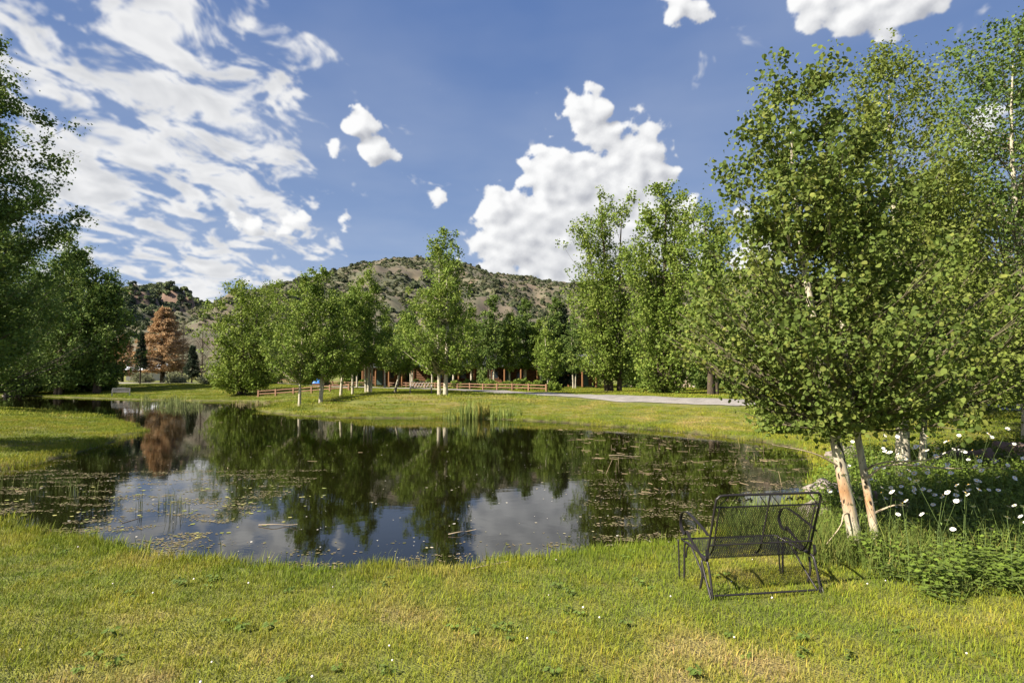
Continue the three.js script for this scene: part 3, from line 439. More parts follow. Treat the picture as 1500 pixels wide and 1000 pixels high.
// ---------------------------------------------------------------- trees on the near bank beside the daisies
{
  const peel = (lo, hi) => (t, a) => { const k = t > lo && t < hi && Math.cos(a - 2.2) + 0.5 * n2(t * 60, a * 1.5) > 0.1; return k ? [0.82, 0.5, 0.3] : [1, 1, 1]; };
  const o = { seed: 121, h: 5.75, base: 1.6, low: 0.9, limb: 0.0085, limbTint: [0.42, 0.39, 0.33], prof: P(1.58, [[0, 0.6], [0.12, 0.95], [0.3, 1], [0.5, 0.9], [0.7, 0.7], [0.87, 0.5], [1, 0.18]]), stems: [[0, 0, -0.2, 0, 0.076, 1], [0.2, 0.02, -0.1, -0.06, 0.048, 0.85]], straighten: true, tint: peel(0.095, 0.19), up: 0.65, n: 270, leaves: 42000, size: 0.045, clump: 0.15, clumps: 7, outline: 'round', pal: 'near', bark: 'aspen', twigs: true, lump: 0.5, sides: 12, wobble: 0.025, floor: 0.95, twig: 0.003 };
  const t = plant('aspen_tree', 'aspen with peeling orange bark on twin leaning trunks beside the glider', 'tree', null, 3.9, -6.7, o);
  const sticks = [[[-0.05, 0.48, 0], [-0.22, 0.52, 0.1], [-0.3, 0.4, 0.16], [-0.48, 0.22, 0.2]], [[-0.1, 0.95, 0], [-0.35, 1.1, 0.06], [-0.6, 1.2, 0.1], [-1.0, 1.28, 0.1]], [[0.16, 0.5, 0], [0.36, 0.6, 0.05], [0.5, 0.6, 0.08]], [[0.1, 0.98, 0], [0.22, 1.08, 0.1], [0.7, 1.13, 0.2], [1.05, 1.3, 0.2]], [[0.1, 0.9, 0.02], [0.3, 1.06, 0.1], [0.8, 1.04, 0.25], [1.25, 1.05, 0.3]]];
  for (const s of sticks) { const G = new Geo(); tube(G, curve(s.map((p) => V(...p)), 8), (q) => 0.014 * (1 - 0.7 * q), 5, () => [0.95, 0.85, 0.76]); part(t, 'dead_branch', G.build(), BARK.aspen); }
  plant('aspen_tree', 'tall yellow green tree with a white upper trunk behind the peeling aspen', 'tree', null, 7.5, -11.4, { seed: 122, h: 8.7, limb: 0.009, limbTint: [0.5, 0.47, 0.4], base: 1.7, prof: P(2.25, [[0, 0.8], [0.15, 1], [0.38, 0.92], [0.55, 0.64], [0.75, 0.5], [0.92, 0.36], [1, 0.18]]), stems: [[0, 0, 0.02, 0, 0.13, 1], [0.3, 0.1, 0.08, 0, 0.07, 0.7]], up: 1.2, n: 280, leaves: 72000, size: 0.062, clump: 0.27, clumps: 6, outline: 'oval', pal: 'willow', bark: 'aspen', twigs: true, lump: 0.4, sides: 10 });
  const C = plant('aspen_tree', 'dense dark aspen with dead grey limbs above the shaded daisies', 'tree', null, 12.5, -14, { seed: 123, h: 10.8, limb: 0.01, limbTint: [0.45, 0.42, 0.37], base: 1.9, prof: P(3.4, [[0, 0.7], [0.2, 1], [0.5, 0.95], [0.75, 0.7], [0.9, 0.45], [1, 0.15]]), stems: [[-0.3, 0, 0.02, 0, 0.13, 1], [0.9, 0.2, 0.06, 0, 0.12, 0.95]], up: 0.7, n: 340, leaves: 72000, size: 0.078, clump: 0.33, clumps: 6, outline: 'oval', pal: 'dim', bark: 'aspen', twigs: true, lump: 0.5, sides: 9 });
  for (const s of [[[-0.3, 1.15, 0.05], [-0.55, 1.3, 0.2], [-0.85, 1.75, 0.3]], [[-0.25, 0.95, 0.05], [-0.05, 1.2, 0.2], [0.5, 1.5, 0.3]]]) { const G = new Geo(); tube(G, curve(s.map((p) => V(...p)), 8), (q) => 0.045 * (1 - 0.7 * q), 5, () => [0.8, 0.76, 0.72]); part(C, 'dead_branch', G.build(), BARK.aspen); }
  plant('aspen_tree', 'leafy aspen at the border past the dense dark aspen', 'tree', null, 15.4, -15.5, { seed: 124, h: 10.5, base: 1.0, prof: P(3.2, [[0, 0.75], [0.2, 1], [0.5, 0.95], [0.75, 0.7], [1, 0.12]]), stems: [[0, 0, 0.02, 0, 0.16, 1]], up: 0.7, n: 220, leaves: 26000, size: 0.1, clump: 0.36, clumps: 5, outline: 'oval', pal: 'near', bark: 'aspen', lump: 0.45 });
  plant('aspen_tree', 'half hidden aspen standing between the drive and the dark aspen', 'tree', null, 14.5, -20.5, { seed: 125, h: 8.5, base: 0.9, prof: P(2.8, [[0, 0.75], [0.2, 1], [0.5, 0.95], [0.75, 0.7], [1, 0.12]]), stems: [[0, 0, 0.02, 0, 0.15, 1]], up: 0.7, n: 180, leaves: 19000, size: 0.11, clump: 0.36, clumps: 5, outline: 'oval', pal: 'near', bark: 'aspen', lump: 0.45 });
  plant('leafy_bush', 'small leafy bush on the bank where the drive meets the pond', 'bush', null, 9.7, -21.6, bushO(131, 1.3, 0.9, 'bush', 50, 3500, 0.09));
}
// ---------------------------------------------------------------- scattered growth
function scatter(name, label, category, geo, mat, mats, cols) {
  const m = new THREE.InstancedMesh(geo, mat, mats.length); mats.forEach((q, i) => m.setMatrixAt(i, q)); if (cols) cols.forEach((c, i) => m.setColorAt(i, new THREE.Color().setRGB(c[0], c[1], c[2])));
  return top(m, name, label, category, null, 'stuff');
}
const UP = V(0, 1, 0), placeM = (x, y, z, turn, s, sy = s) => new THREE.Matrix4().compose(V(x, y, z), new THREE.Quaternion().setFromAxisAngle(UP, turn), V(s, sy, s));
{ // junipers on the hills
  const bush = (seed) => { const r = rngOf(seed), L = new Leaves(70, 'card'), d = V(), n = V(); for (let k = 0; k < 70; k++) { const a = r() * 6.283, e = Math.asin(r()), R = 0.75 + 0.3 * r(), x = Math.cos(a) * Math.cos(e) * R, y = Math.sin(e) * R * 0.85 + 0.05, z = Math.sin(a) * Math.cos(e) * R; n.set(x + gauss(r) * 0.5, y + gauss(r) * 0.5, z + gauss(r) * 0.5).normalize(); d.set(gauss(r), gauss(r), gauss(r)); d.addScaledVector(n, -d.dot(n)).normalize(); const w = 0.8 + 0.4 * r(); L.add(x, y, z, 0.75, d, n, [w, w, w]); } return L.build(); };
  const r = rngOf(301), A = [], C = [];
  for (let k = 0; k < 52000; k++) {
    const x = -400 + r() * 900, z = -300 - r() * 240, q = fbm(x * 0.014 + 3, z * 0.014, 3) + 0.5 * fbm(x * 0.05, z * 0.05, 2);
    if (r() > 1.0 + q * 2.2) continue;
    const s = 0.45 + r() * r() * r() * 2.3; A.push(placeM(x, mainHill.hAt(x, z) - 0.2, z, r() * 6, s, s * (0.8 + 0.5 * r()))); const w = 0.75 + 0.5 * r(); C.push(r() < 0.35 ? [0.115 * w, 0.12 * w, 0.06 * w] : [0.062 * w, 0.078 * w, 0.036 * w]);
  }
  for (let k = 0; k < 9000; k++) {
    const x = -760 + r() * 420, z = -560 - r() * 350, q = fbm(x * 0.01 + 3, z * 0.01, 3);
    if (r() > 0.6 + q) continue;
    const s = 1.4 + r() * 2.8; A.push(placeM(x, backHill.hAt(x, z) - 0.3, z, r() * 6, s)); const w = 0.75 + 0.5 * r(); C.push(r() < 0.4 ? [0.12 * w, 0.15 * w, 0.06 * w] : [0.05 * w, 0.07 * w, 0.036 * w]);
  }
  scatter('juniper_shrubbery', 'dark juniper scrub dotted over the hillsides', 'scrub', bush(7), needleMat, A, C);
}
// grass
function tuftGeo(seed, side, blades, h0, h1, w, lean = 0.5) {
  const r = rngOf(seed), G = new Geo();
  for (let k = 0; k < blades; k++) {
    const x = (r() - 0.5) * side, z = (r() - 0.5) * side, a = r() * 6.283, h = lerp(h0, h1, r() * r()), l = lean * h * (0.3 + r()), fx = Math.cos(a), fz = Math.sin(a), b = G.n, ww = w * (0.6 + 0.8 * r()), t = 0.75 + 0.5 * r(), y = r() < 0.12 ? [1.5, 1.15, 1.5] : [1, 1, 1];
    G.p.push(x - fz * ww, -0.01, z + fx * ww, x + fz * ww, -0.01, z - fx * ww, x + fx * l * 0.35 - fz * ww * 0.8, h * 0.6, z + fz * l * 0.35 + fx * ww * 0.8, x + fx * l * 0.35 + fz * ww * 0.8, h * 0.6, z + fz * l * 0.35 - fx * ww * 0.8, x + fx * l, h, z + fz * l);
    for (let q = 0; q < 5; q++) G.c.push(t * y[0], t * y[1], t * y[2]);
    G.i.push(b, b + 1, b + 2, b + 1, b + 3, b + 2, b + 2, b + 3, b + 4);
  }
  return G.build(false);
}
{
  const r = rngOf(401);
  const field = (label, variants, r0, r1, step, half, keep, sy) => {
    const A = variants.map(() => []), C = variants.map(() => []);
    const R = Math.ceil(r1 / step);
    for (let i = -R; i <= R; i++) for (let j = 0; j <= R; j++) {
      const x = (i + r() - 0.5) * step, z = -(j + r() - 0.5) * step, q = Math.hypot(x, z); if (q < r0 || q >= r1 || Math.abs(Math.atan2(x, -z)) > half) continue;
      const d = sd(x, z); if (!keep(x, z, d)) continue;
      const c = grassColor(x, z), k = Math.floor(r() * variants.length), w = 1.2 * (0.85 + 0.3 * r()), s = sy ? sy(x, z, d) : 1;
      A[k].push(placeM(x, heightAt(x, z, d), z, r() * 6.283, 1, s)); C[k].push([c[0] * w, c[1] * w, c[2] * w]);
    }
    variants.forEach((g, k) => { if (A[k].length) scatter('grass', label, 'grass', g, grassMat, A[k], C[k]); });
  };
  const off = (x, z) => roadD(x, z) > 2.5;
  const mow = (x, z, d) => (0.8 + 0.5 * Math.max(0, n2(x * 0.8, z * 0.8)) + 0.9 * ss(0.9, 0.1, d)) ;
  field('short lawn grass around the glider bench', [tuftGeo(1, 0.3, 85, 0.025, 0.075, 0.0022, 0.9), tuftGeo(2, 0.3, 85, 0.025, 0.085, 0.0022, 1.0), tuftGeo(3, 0.3, 80, 0.02, 0.07, 0.0025, 0.9)], 1.0, 10.5, 0.15, 0.95, (x, z, d) => d > 0.02, mow);
  field('lawn grass on the banks beyond the water', [tuftGeo(4, 0.75, 170, 0.03, 0.10, 0.005, 0.8), tuftGeo(5, 0.75, 170, 0.03, 0.09, 0.005, 0.8)], 10.5, 36, 0.42, 0.9, (x, z, d) => d > 0.03 && off(x, z), mow);
  field('distant lawn grass around the trees and drive', [tuftGeo(6, 2, 330, 0.04, 0.13, 0.012, 0.8)], 36, 110, 1.15, 0.85, (x, z, d) => d > 0.2 && off(x, z), null);
  // long grass at the water's edge
  const A = [], C = [], B = [], E = [];
  const edge = tuftGeo(8, 0.22, 26, 0.10, 0.30, 0.003, 0.45), tall = tuftGeo(9, 0.3, 34, 0.2, 0.55, 0.0035, 0.6);
  for (let k = 0; k < shore.length; k++) {
    const p = shore[k], q = shore[(k + 1) % shore.length], len = Math.hypot(q[0] - p[0], q[1] - p[1]), dist = Math.hypot(p[0], p[1]), n = Math.ceil(len * (dist < 12 ? 16 : dist < 45 ? 6 : 2));
    if (dist > 75) continue;
    for (let i = 0; i < n; i++) { const t = r(), x = lerp(p[0], q[0], t) + gauss(r) * 0.16, z = lerp(p[1], q[1], t) + gauss(r) * 0.16, d = sd(x, z); if (d < -0.1 || r() > 0.55 + 0.7 * n2(x * 0.9, z * 0.9)) continue; const c = mix3(grassColor(x, z), [0.15, 0.19, 0.03], 0.6), w = 1.15 * (0.8 + 0.4 * r()); A.push(placeM(x, heightAt(x, z, d) - 0.01, z, r() * 6.28, 0.8 + 0.5 * r(), 0.5 + 0.8 * r())); C.push([c[0] * w, c[1] * w, c[2] * w]); }
  }
  scatter('grass', 'longer grass fringing the edge of the pond', 'grass', edge, grassMat, A, C);
  for (let k = 0; k < 5200; k++) {
    const x = 2.9 + r() * 9, z = -4.7 - r() * 10, bed = inBed(x, z), nearTree = Math.hypot(x - 3.9, z + 7.0) < 0.9 || Math.hypot(x - 3.2, z + 7.9) < 0.8; if (!(bed && r() < 0.3) && !nearTree) continue; const d = sd(x, z); if (d < 0.05) continue;
    const w = 0.95 + 0.4 * r(), c = mix3([0.10, 0.15, 0.024], [0.19, 0.20, 0.045], r() * r()); B.push(placeM(x, heightAt(x, z, d) - 0.01, z, r() * 6.28, 1, (nearTree ? 0.75 + 0.4 * r() : 0.6 + 0.75 * r()) * (0.5 + 0.5 * ss(5.3, 6.6, -z)))); E.push([c[0] * w, c[1] * w, c[2] * w]);
  }
  scatter('grass', 'tall uncut grass among the daisies and aspen feet', 'grass', tall, grassMat, B, E);
}
{ // leafy undergrowth of the daisy bed
  const r = rngOf(501), herb = (seed) => { const q = rngOf(seed), L = new Leaves(46, 'oval'), d = V(), n = V(); for (let k = 0; k < 46; k++) { const y = 0.03 + 0.32 * q(), a = q() * 6.283, R = 0.02 + 0.12 * q(); n.set(gauss(q) * 0.6, 1, gauss(q) * 0.6).normalize(); d.set(Math.cos(a), gauss(q) * 0.4 + 0.2, Math.sin(a)); d.addScaledVector(n, -d.dot(n)).normalize(); const w = 0.75 + 0.5 * q(); L.add(Math.cos(a) * R, y, Math.sin(a) * R, 0.028 + 0.03 * q(), d, n, [w, w, w * 0.9]); } return L.build(); };
  const A = [], C = [];
  for (let k = 0; k < 9000; k++) { const x = 3.4 + r() * 9, z = -4.8 - r() * 10.5; if (!inBed(x, z) || r() > 0.6 + 0.5 * n2(x * 0.8, z * 0.8)) continue; const w = 0.8 + 0.5 * r(); A.push(placeM(x, heightAt(x, z), z, r() * 6.28, 0.8 + 0.6 * r(), (0.35 + 0.6 * r()) * (1 + 0.75 * ss(5.8, 8.5, -z)))); C.push([0.125 * w, 0.185 * w, 0.026 * w]); }
  scatter('undergrowth', 'dense leafy green undergrowth filling the daisy bed', 'undergrowth', herb(3), leafMat, A, C);
  // broad weeds and white clover in the lawn
  const weed = (() => { const q = rngOf(9), L = new Leaves(14, 'oval'), d = V(), n = V(); for (let k = 0; k < 14; k++) { const a = q() * 6.283; n.set(gauss(q) * 0.4, 1, gauss(q) * 0.4).normalize(); d.set(Math.cos(a), 0.3, Math.sin(a)); d.addScaledVector(n, -d.dot(n)).normalize(); const w = 0.8 + 0.4 * q(); L.add(Math.cos(a) * 0.03 * q(), 0.03 + 0.04 * q(), Math.sin(a) * 0.03 * q(), 0.03 + 0.025 * q(), d, n, [w, w, w]); } return L.build(); })();
  const W = [], WC = [], F = [];
  for (let k = 0; k < 2600; k++) { const x = -7 + r() * 13, z = -1.6 - r() * 6.5; if (sd(x, z) < 0.3 || n2(x * 0.9 + 4, z * 0.9) + 0.4 * n2(x * 3, z * 3) < 0.3 || r() < 0.7) continue; const w = 0.8 + 0.4 * r(); W.push(placeM(x, heightAt(x, z) - 0.005, z, r() * 6.28, 0.5 + 0.5 * r())); WC.push([0.135 * w, 0.2 * w, 0.034 * w]); }
  scatter('weeds', 'clover and broad leaved weeds growing through the lawn', 'weeds', weed, leafMat, W, WC);
  for (let k = 0; k < 45; k++) { const x = -6 + r() * 11, z = -1.7 - r() * 5.5; if (sd(x, z) < 0.4 || inBed(x, z)) continue; F.push(placeM(x, heightAt(x, z) + 0.065 + 0.03 * r(), z, r() * 6, 0.5 + 0.45 * r())); }
  const bl = new THREE.IcosahedronGeometry(0.010, 1); { const p = bl.attributes.position; for (let i = 0; i < p.count; i++) { const s = 1 + 0.25 * n3(p.getX(i) * 300, p.getY(i) * 300, p.getZ(i) * 300); p.setXYZ(i, p.getX(i) * s, p.getY(i) * s, p.getZ(i) * s); } }
  scatter('clover_blossoms', 'tiny white clover blossoms dotted over the near lawn', 'clover', bl, std([0.72, 0.66, 0.62], 0.9), F);
}
// daisies
{
  const r = rngOf(601), petal = std([0.80, 0.79, 0.76], 0.7, { side: THREE.DoubleSide }), eye = std([0.72, 0.42, 0.03], 0.8), green = std([0.10, 0.15, 0.035], 0.8, { side: THREE.DoubleSide });
  const head = new Geo(); for (let k = 0; k < 17; k++) { const a = k / 17 * 6.283 + 0.1 * gauss(r), l = 0.024 + 0.004 * r(), w = 0.0042, c = Math.cos(a), s = Math.sin(a), b = head.n, dy = -0.003 * r(); head.p.push(c * 0.006, 0.001, s * 0.006, c * l * 0.6 - s * w, 0.003 + dy, s * l * 0.6 + c * w, c * l * 0.6 + s * w, 0.003 + dy, s * l * 0.6 - c * w, c * l - s * w * 0.6, 0.001 + dy, s * l + c * w * 0.6, c * l + s * w * 0.6, 0.001 + dy, s * l - c * w * 0.6); head.i.push(b, b + 1, b + 2, b + 1, b + 3, b + 2, b + 2, b + 3, b + 4); }
  const headG = head.build(false), eyeG = new THREE.SphereGeometry(0.0085, 8, 5, 0, 6.284, 0, 1.6).scale(1, 0.7, 1);
  const protos = [0.45, 0.56, 0.68].map((h, k) => {
    const g = new THREE.Group(), S = new Geo(), lean = 0.05 + 0.05 * k, tip = V(lean, h, 0.03); tube(S, [V(0, -0.03, 0), V(0.01, h * 0.5, 0.01), tip], (t) => 0.0024 - 0.0008 * t, 4); part(g, 'stem', S.build(), green);
    const L = new Geo(); for (let q = 0; q < 7; q++) { const y = 0.03 + q * h * 0.08, a = q * 2.4, x = 0.01 * y / h, b = L.n, l = 0.05 * (1 - q * 0.08), c = Math.cos(a), s = Math.sin(a); L.p.push(x, y, 0, x + c * l * 0.5 - s * 0.006, y + 0.02, s * l * 0.5 + c * 0.006, x + c * l * 0.5 + s * 0.006, y + 0.02, s * l * 0.5 - c * 0.006, x + c * l, y + 0.018, s * l); L.i.push(b, b + 1, b + 2, b + 1, b + 3, b + 2); } part(g, 'leaves', L.build(false), green);
    const f = part(g, 'flower_head', headG, petal); f.position.copy(tip); f.rotation.set(0.35 + 0.2 * k, 0, -0.5 + 0.2 * k); part(f, 'flower_centre', eyeG, eye).position.y = 0.002; f.scale.setScalar(0.92); return g;
  });
  let made = 0; const first = [];
  while (made < 210) {
const x = 3.7 + r() * 4.6, z = -5.2 - Math.pow(r(), 1.4) * 5.6; if (r() > 0.6 + 0.9 * n2(x * 0.9 + 2, z * 0.9) || Math.abs(x / -z - 0.73) > 0.2) continue; if (!inBed(x, z)) continue;
    const k = Math.floor(r() * 3); let o; const label = ['white daisy with yellow centre on a short stem in the green bed', 'white daisy with yellow centre on a medium stem in the green bed', 'white daisy with yellow centre on a tall stem in the green bed'][k];
    if (!first[k]) { o = first[k] = protos[k]; top(o, 'daisy', label, 'flower', 'daisies in the bed by the aspens'); } else o = copyOf(first[k]);
    o.position.set(x, heightAt(x, z), z); o.rotation.y = r() * 6.283; o.scale.setScalar((0.85 + 0.4 * r()) * (1.08 + 0.22 * ss(6.5, 9.5, -z))); made++;
  }
}
// ---------------------------------------------------------------- rocks
function rock(seed, w, h, d) { const g = new THREE.IcosahedronGeometry(1, 4), p = g.attributes.position; for (let i = 0; i < p.count; i++) { const x = p.getX(i), y = p.getY(i), z = p.getZ(i), s = 0.82 + 0.28 * n3(x * 1.1 + seed, y * 1.1, z * 1.1) + 0.1 * n3(x * 3 + seed, y * 3, z * 3) + 0.03 * n3(x * 9, y * 9 + seed, z * 9); p.setXYZ(i, x * s * w, Math.max(-0.4, y * s) * h, z * s * d); } g.computeVertexNormals(); const c = []; for (let i = 0; i < p.count; i++) { const n = 0.8 + 0.3 * n3(p.getX(i) * 6, p.getY(i) * 6, p.getZ(i) * 6); c.push(n, n * 0.98, n * 0.95); } g.setAttribute('color', new THREE.Float32BufferAttribute(c, 3)); return g; }
const greyRock = std([0.27, 0.235, 0.215], 0.92, { vertexColors: true }), redRock = std([0.24, 0.165, 0.145], 0.95, { vertexColors: true });
for (const [x, z, w, h, d, m, label] of [[5.0, -9.25, 0.5, 0.36, 0.36, greyRock, 'rounded grey boulder behind the twin aspen trunks'], [4.3, -8.45, 0.3, 0.26, 0.24, greyRock, 'pale boulder at the water just beyond the aspen'], [5.2, -8.3, 0.42, 0.32, 0.3, redRock, 'dark flat boulder among the daisies by the aspen'], [7.55, -13.3, 0.5, 0.24, 0.35, greyRock, 'pink grey boulder on the shore under low leaves'], [7.3, -12.6, 0.34, 0.13, 0.22, greyRock, 'low pale rock lying at the waterline'], [8.3, -14.8, 0.5, 0.3, 0.4, greyRock, 'grey rock further along the shaded shore'], [9.2, -11.9, 0.9, 0.42, 0.5, redRock, 'dark red boulder in the shade behind the daisies'], [10.6, -12.3, 1.0, 0.45, 0.6, redRock, 'large dark red boulder under the dense aspen'], [-61.5, -72.5, 1.4, 0.9, 0.9, greyRock, 'big grey boulder on the far corner bank']]) {
  const o = new THREE.Mesh(rock(x * 3.1, w, h, d), m); o.position.set(x, heightAt(x, z) + h * 0.3, z); o.rotation.y = x; top(o, 'boulder', label, 'rock', 'boulders round the pond');
}
// ---------------------------------------------------------------- reeds, sedge, floating litter
function reedClump(seed, n, R, h0, h1, w, cols, lean = 0.12, flat = 0.8) {
  const r = rngOf(seed), G = new Geo(); let cx = 0, cz = 0, ch = 1;
  for (let k = 0; k < n; k++) {
    if (k % 11 === 0) { const a = r() * 6.283, q = Math.sqrt(r()) * R; cx = Math.cos(a) * q; cz = Math.sin(a) * q * flat; ch = 0.55 + 0.45 * r(); }
    const x = cx + gauss(r) * R * 0.11, z = cz + gauss(r) * R * 0.09, h = lerp(h0, h1, r()) * ch, f = r() * 6.283, l = h * lean * (0.4 + 1.6 * r() * r()), fx = Math.cos(f), fz = Math.sin(f), sx = -fz * w, sz = fx * w, c = mix3(cols[0], cols[1], r()), b = G.n;
    for (const [t, e, g] of [[0, 0, 1], [0.4, 0.16, 1], [0.75, 0.5, 0.8]]) G.p.push(x + fx * l * e - sx * g, h * t - 0.35 * (t ? 0 : 1), z + fz * l * e - sz * g, x + fx * l * e + sx * g, h * t - 0.35 * (t ? 0 : 1), z + fz * l * e + sz * g);
    G.p.push(x + fx * l * 1.1, h, z + fz * l * 1.1); for (let q2 = 0; q2 < 7; q2++) G.c.push(...c);
    G.i.push(b, b + 1, b + 2, b + 1, b + 3, b + 2, b + 2, b + 3, b + 4, b + 3, b + 5, b + 4, b + 4, b + 5, b + 6);
  }
  return G.build(false);
}
const REED = [[0.14, 0.21, 0.045], [0.27, 0.31, 0.08]], GOLD = [[0.22, 0.22, 0.04], [0.34, 0.28, 0.06]];
const clump = (name, label, x, z, geo, y = WATER) => { const o = new THREE.Mesh(geo, grassMat); o.position.set(x, y, z); return top(o, name, label, 'reeds', 'reeds standing in the pond'); };
clump('cattail_reeds', 'tall clump of green cattails at the far shore', -2.2, -31.3, reedClump(1, 230, 0.8, 0.4, 1.5, 0.012, REED, 0.2));
clump('cattail_reeds', 'yellowing cattails leaning in the far shore clump', -1.6, -31.6, reedClump(2, 110, 0.5, 0.5, 1.35, 0.016, GOLD, 0.18));
clump('cattail_reeds', 'short dark reeds trailing off beside the cattails', -0.3, -31.0, reedClump(3, 160, 0.9, 0.3, 0.9, 0.014, REED, 0.2, 0.4));
clump('cattail_reeds', 'few bent reeds in front of the cattail clump', -3.4, -31.2, reedClump(4, 60, 0.7, 0.2, 0.9, 0.012, REED, 0.5, 0.5));
clump('sedge_reeds', 'feathery pale sedge standing in the narrow channel', -27.6, -47.5, reedClump(5, 330, 2.4, 0.3, 1.25, 0.012, [[0.15, 0.2, 0.06], [0.27, 0.29, 0.12]], 0.35, 0.35));
clump('sedge_reeds', 'lower sedge patch beside the dry reed mat in the channel', -24.5, -43.8, reedClump(6, 200, 1.9, 0.2, 0.7, 0.012, [[0.15, 0.2, 0.06], [0.27, 0.29, 0.12]], 0.4, 0.4));
clump('sedge_reeds', 'sparse green rushes in the shallow corner by the spit', -8.9, -11.4, reedClump(7, 150, 1.5, 0.1, 0.5, 0.003, [[0.09, 0.13, 0.035], [0.16, 0.18, 0.05]], 0.25, 0.5));
clump('sedge_reeds', 'thin rushes poking from the shallows near the lawn edge', -5.6, -9.8, reedClump(8, 60, 0.8, 0.15, 0.5, 0.003, [[0.08, 0.11, 0.03], [0.15, 0.16, 0.05]], 0.3, 0.5));
clump('sedge_reeds', 'dry reed edge along the back of the lawn tongue', -20.5, -48.5, reedClump(9, 300, 2.4, 0.15, 0.5, 0.02, [[0.24, 0.21, 0.09], [0.3, 0.26, 0.13]], 0.3, 0.3));
{
  const r = rngOf(701), pad = new THREE.CircleGeometry(1, 7); pad.rotateX(-Math.PI / 2); { const p = pad.attributes.position; for (let i = 1; i < p.count; i++) { const s = 0.75 + 0.5 * r(); p.setX(i, p.getX(i) * s); p.setZ(i, p.getZ(i) * s * 0.8); } const a = p.count - 1; p.setXYZ(a, p.getX(1), 0, p.getZ(1)); }
  const mk = (name, label, cat, n, colors, size, dens, near = 0.8) => {
    const A = [], C = []; let tries = 0;
    while (A.length < n && tries++ < n * 60) {
      const q = Math.pow(r(), near), z = -6.6 - q * 30, x = (r() - 0.58) * 2 * (6 + -z * 0.55); const d = sd(x, z); if (d > -0.12 || r() > dens(x, z, d)) continue;
      const s = size(r) ; A.push(new THREE.Matrix4().compose(V(x, WATER + 0.003 + 0.003 * r(), z), new THREE.Quaternion().setFromAxisAngle(UP, r() * 6.28), V(s * (0.7 + 0.6 * r()), s, s))); const w = 0.8 + 0.4 * r(), c = colors[Math.floor(r() * colors.length)]; C.push([c[0] * w, c[1] * w, c[2] * w]);
    }
    scatter(name, label, cat, pad, std([1, 1, 1], 0.9, { side: THREE.DoubleSide }), A, C);
  };
  const streak = (x, z) => clamp(0.15 + 1.2 * fbm(x * 0.35 + 3, z * 1.1, 3));
  mk('floating_debris', 'pale specks of seed fluff and petals floating on the pond', 'debris', 1500, [[0.55, 0.52, 0.45], [0.45, 0.40, 0.30], [0.35, 0.32, 0.18]], (q) => 0.007 + 0.018 * q() * q(), (x, z, d) => streak(x, z) * (0.35 + 0.65 * ss(-6, -0.5, d)));
  mk('floating_weeds', 'olive and brown pondweed rafts along the pond edges', 'weeds', 19000, [[0.12, 0.10, 0.04], [0.15, 0.13, 0.06], [0.10, 0.10, 0.025], [0.19, 0.15, 0.09]], (q) => 0.006 + 0.026 * q() * q(), (x, z, d) => { const e = ss(-0.05, 0.3, fbm(x * 0.55 + 30, z * 1.5, 4)); return e * (ss(-1.3, -0.1, d) * 0.5 + (x > 1.2 && z > -27 ? 0.8 * ss(-7, -1, d) : 0) + (x < -4.2 && z > -14 ? 1 : 0)); }, 1.3);
  mk('floating_leaves', 'yellow green lily leaves floating in the shallow corner', 'leaves', 520, [[0.22, 0.24, 0.05], [0.28, 0.27, 0.08], [0.16, 0.19, 0.04]], (q) => 0.012 + 0.032 * q(), (x, z, d) => (x < -3.4 && z > -12 ? clamp(1.4 * fbm(x * 0.9, z * 1.6 + 4, 3) + 0.1) : 0));
  // broken reed stubble and mats
  const S = [], SC = [], st = new THREE.CylinderGeometry(0.0035, 0.0045, 1, 5);
  let t = 0; while (S.length < 300 && t++ < 60000) { const a = r() < 0.62, x = a ? 2 + r() * 7 : r() < 0.5 ? -30 + r() * 8 : -26 + r() * 22, z = a ? -11 - r() * 15 : x < -22 ? -42 - r() * 10 : -9 - r() * 26, d = sd(x, z); if (d > -0.2 || r() > clamp(1.5 * fbm(x * 0.3 + 60, z * 0.9, 3) + (a ? 0.0 : -0.1))) continue; const up = r() < 0.06, s = up ? 0.12 + 0.3 * r() : 0.07 + 0.25 * r(), e = new THREE.Euler(up ? gauss(r) * 0.4 : Math.PI / 2 + gauss(r) * 0.03, r() * 6.28, up ? gauss(r) * 0.4 : gauss(r) * 0.1, 'YXZ'); S.push(new THREE.Matrix4().compose(V(x, WATER + (up ? s * 0.3 : 0.004), z), new THREE.Quaternion().setFromEuler(e), V(1, s, 1))); const w = 0.7 + 0.5 * r(); SC.push([0.30 * w, 0.23 * w, 0.14 * w]); }
  scatter('reed_debris', 'broken tan reed stalks lying in the water', 'debris', st, std([1, 1, 1], 0.9), S, SC);
  for (const [x, z, l, a, label] of [[-0.7, -8.3, 0.4, 0.5, 'pale stick floating near the lawn edge'], [-3.4, -8.7, 0.6, -0.05, 'thin brown stick floating in the reflected clouds'], [-0.25, -6.55, 0.42, 0.5, 'curved bleached twig at the water edge'], [3.1, -16.3, 0.9, -0.5, 'tan branch stuck in the weed by the glider']]) { const G = new Geo(), y = Math.max(WATER, heightAt(x, z)) + 0.015; tube(G, curve([V(-l / 2, 0, 0), V(-l * 0.1, 0.02, 0.03), V(l * 0.2, 0.0, -0.02), V(l / 2, 0.03, 0.05)], 10), (q) => 0.007 * (1.1 - q * 0.7), 5); const o = new THREE.Mesh(G.build(), std([0.34, 0.27, 0.19], 0.9)); o.position.set(x, y, z); o.rotation.y = a; top(o, 'stick', label, 'stick', 'sticks in the pond'); }
}
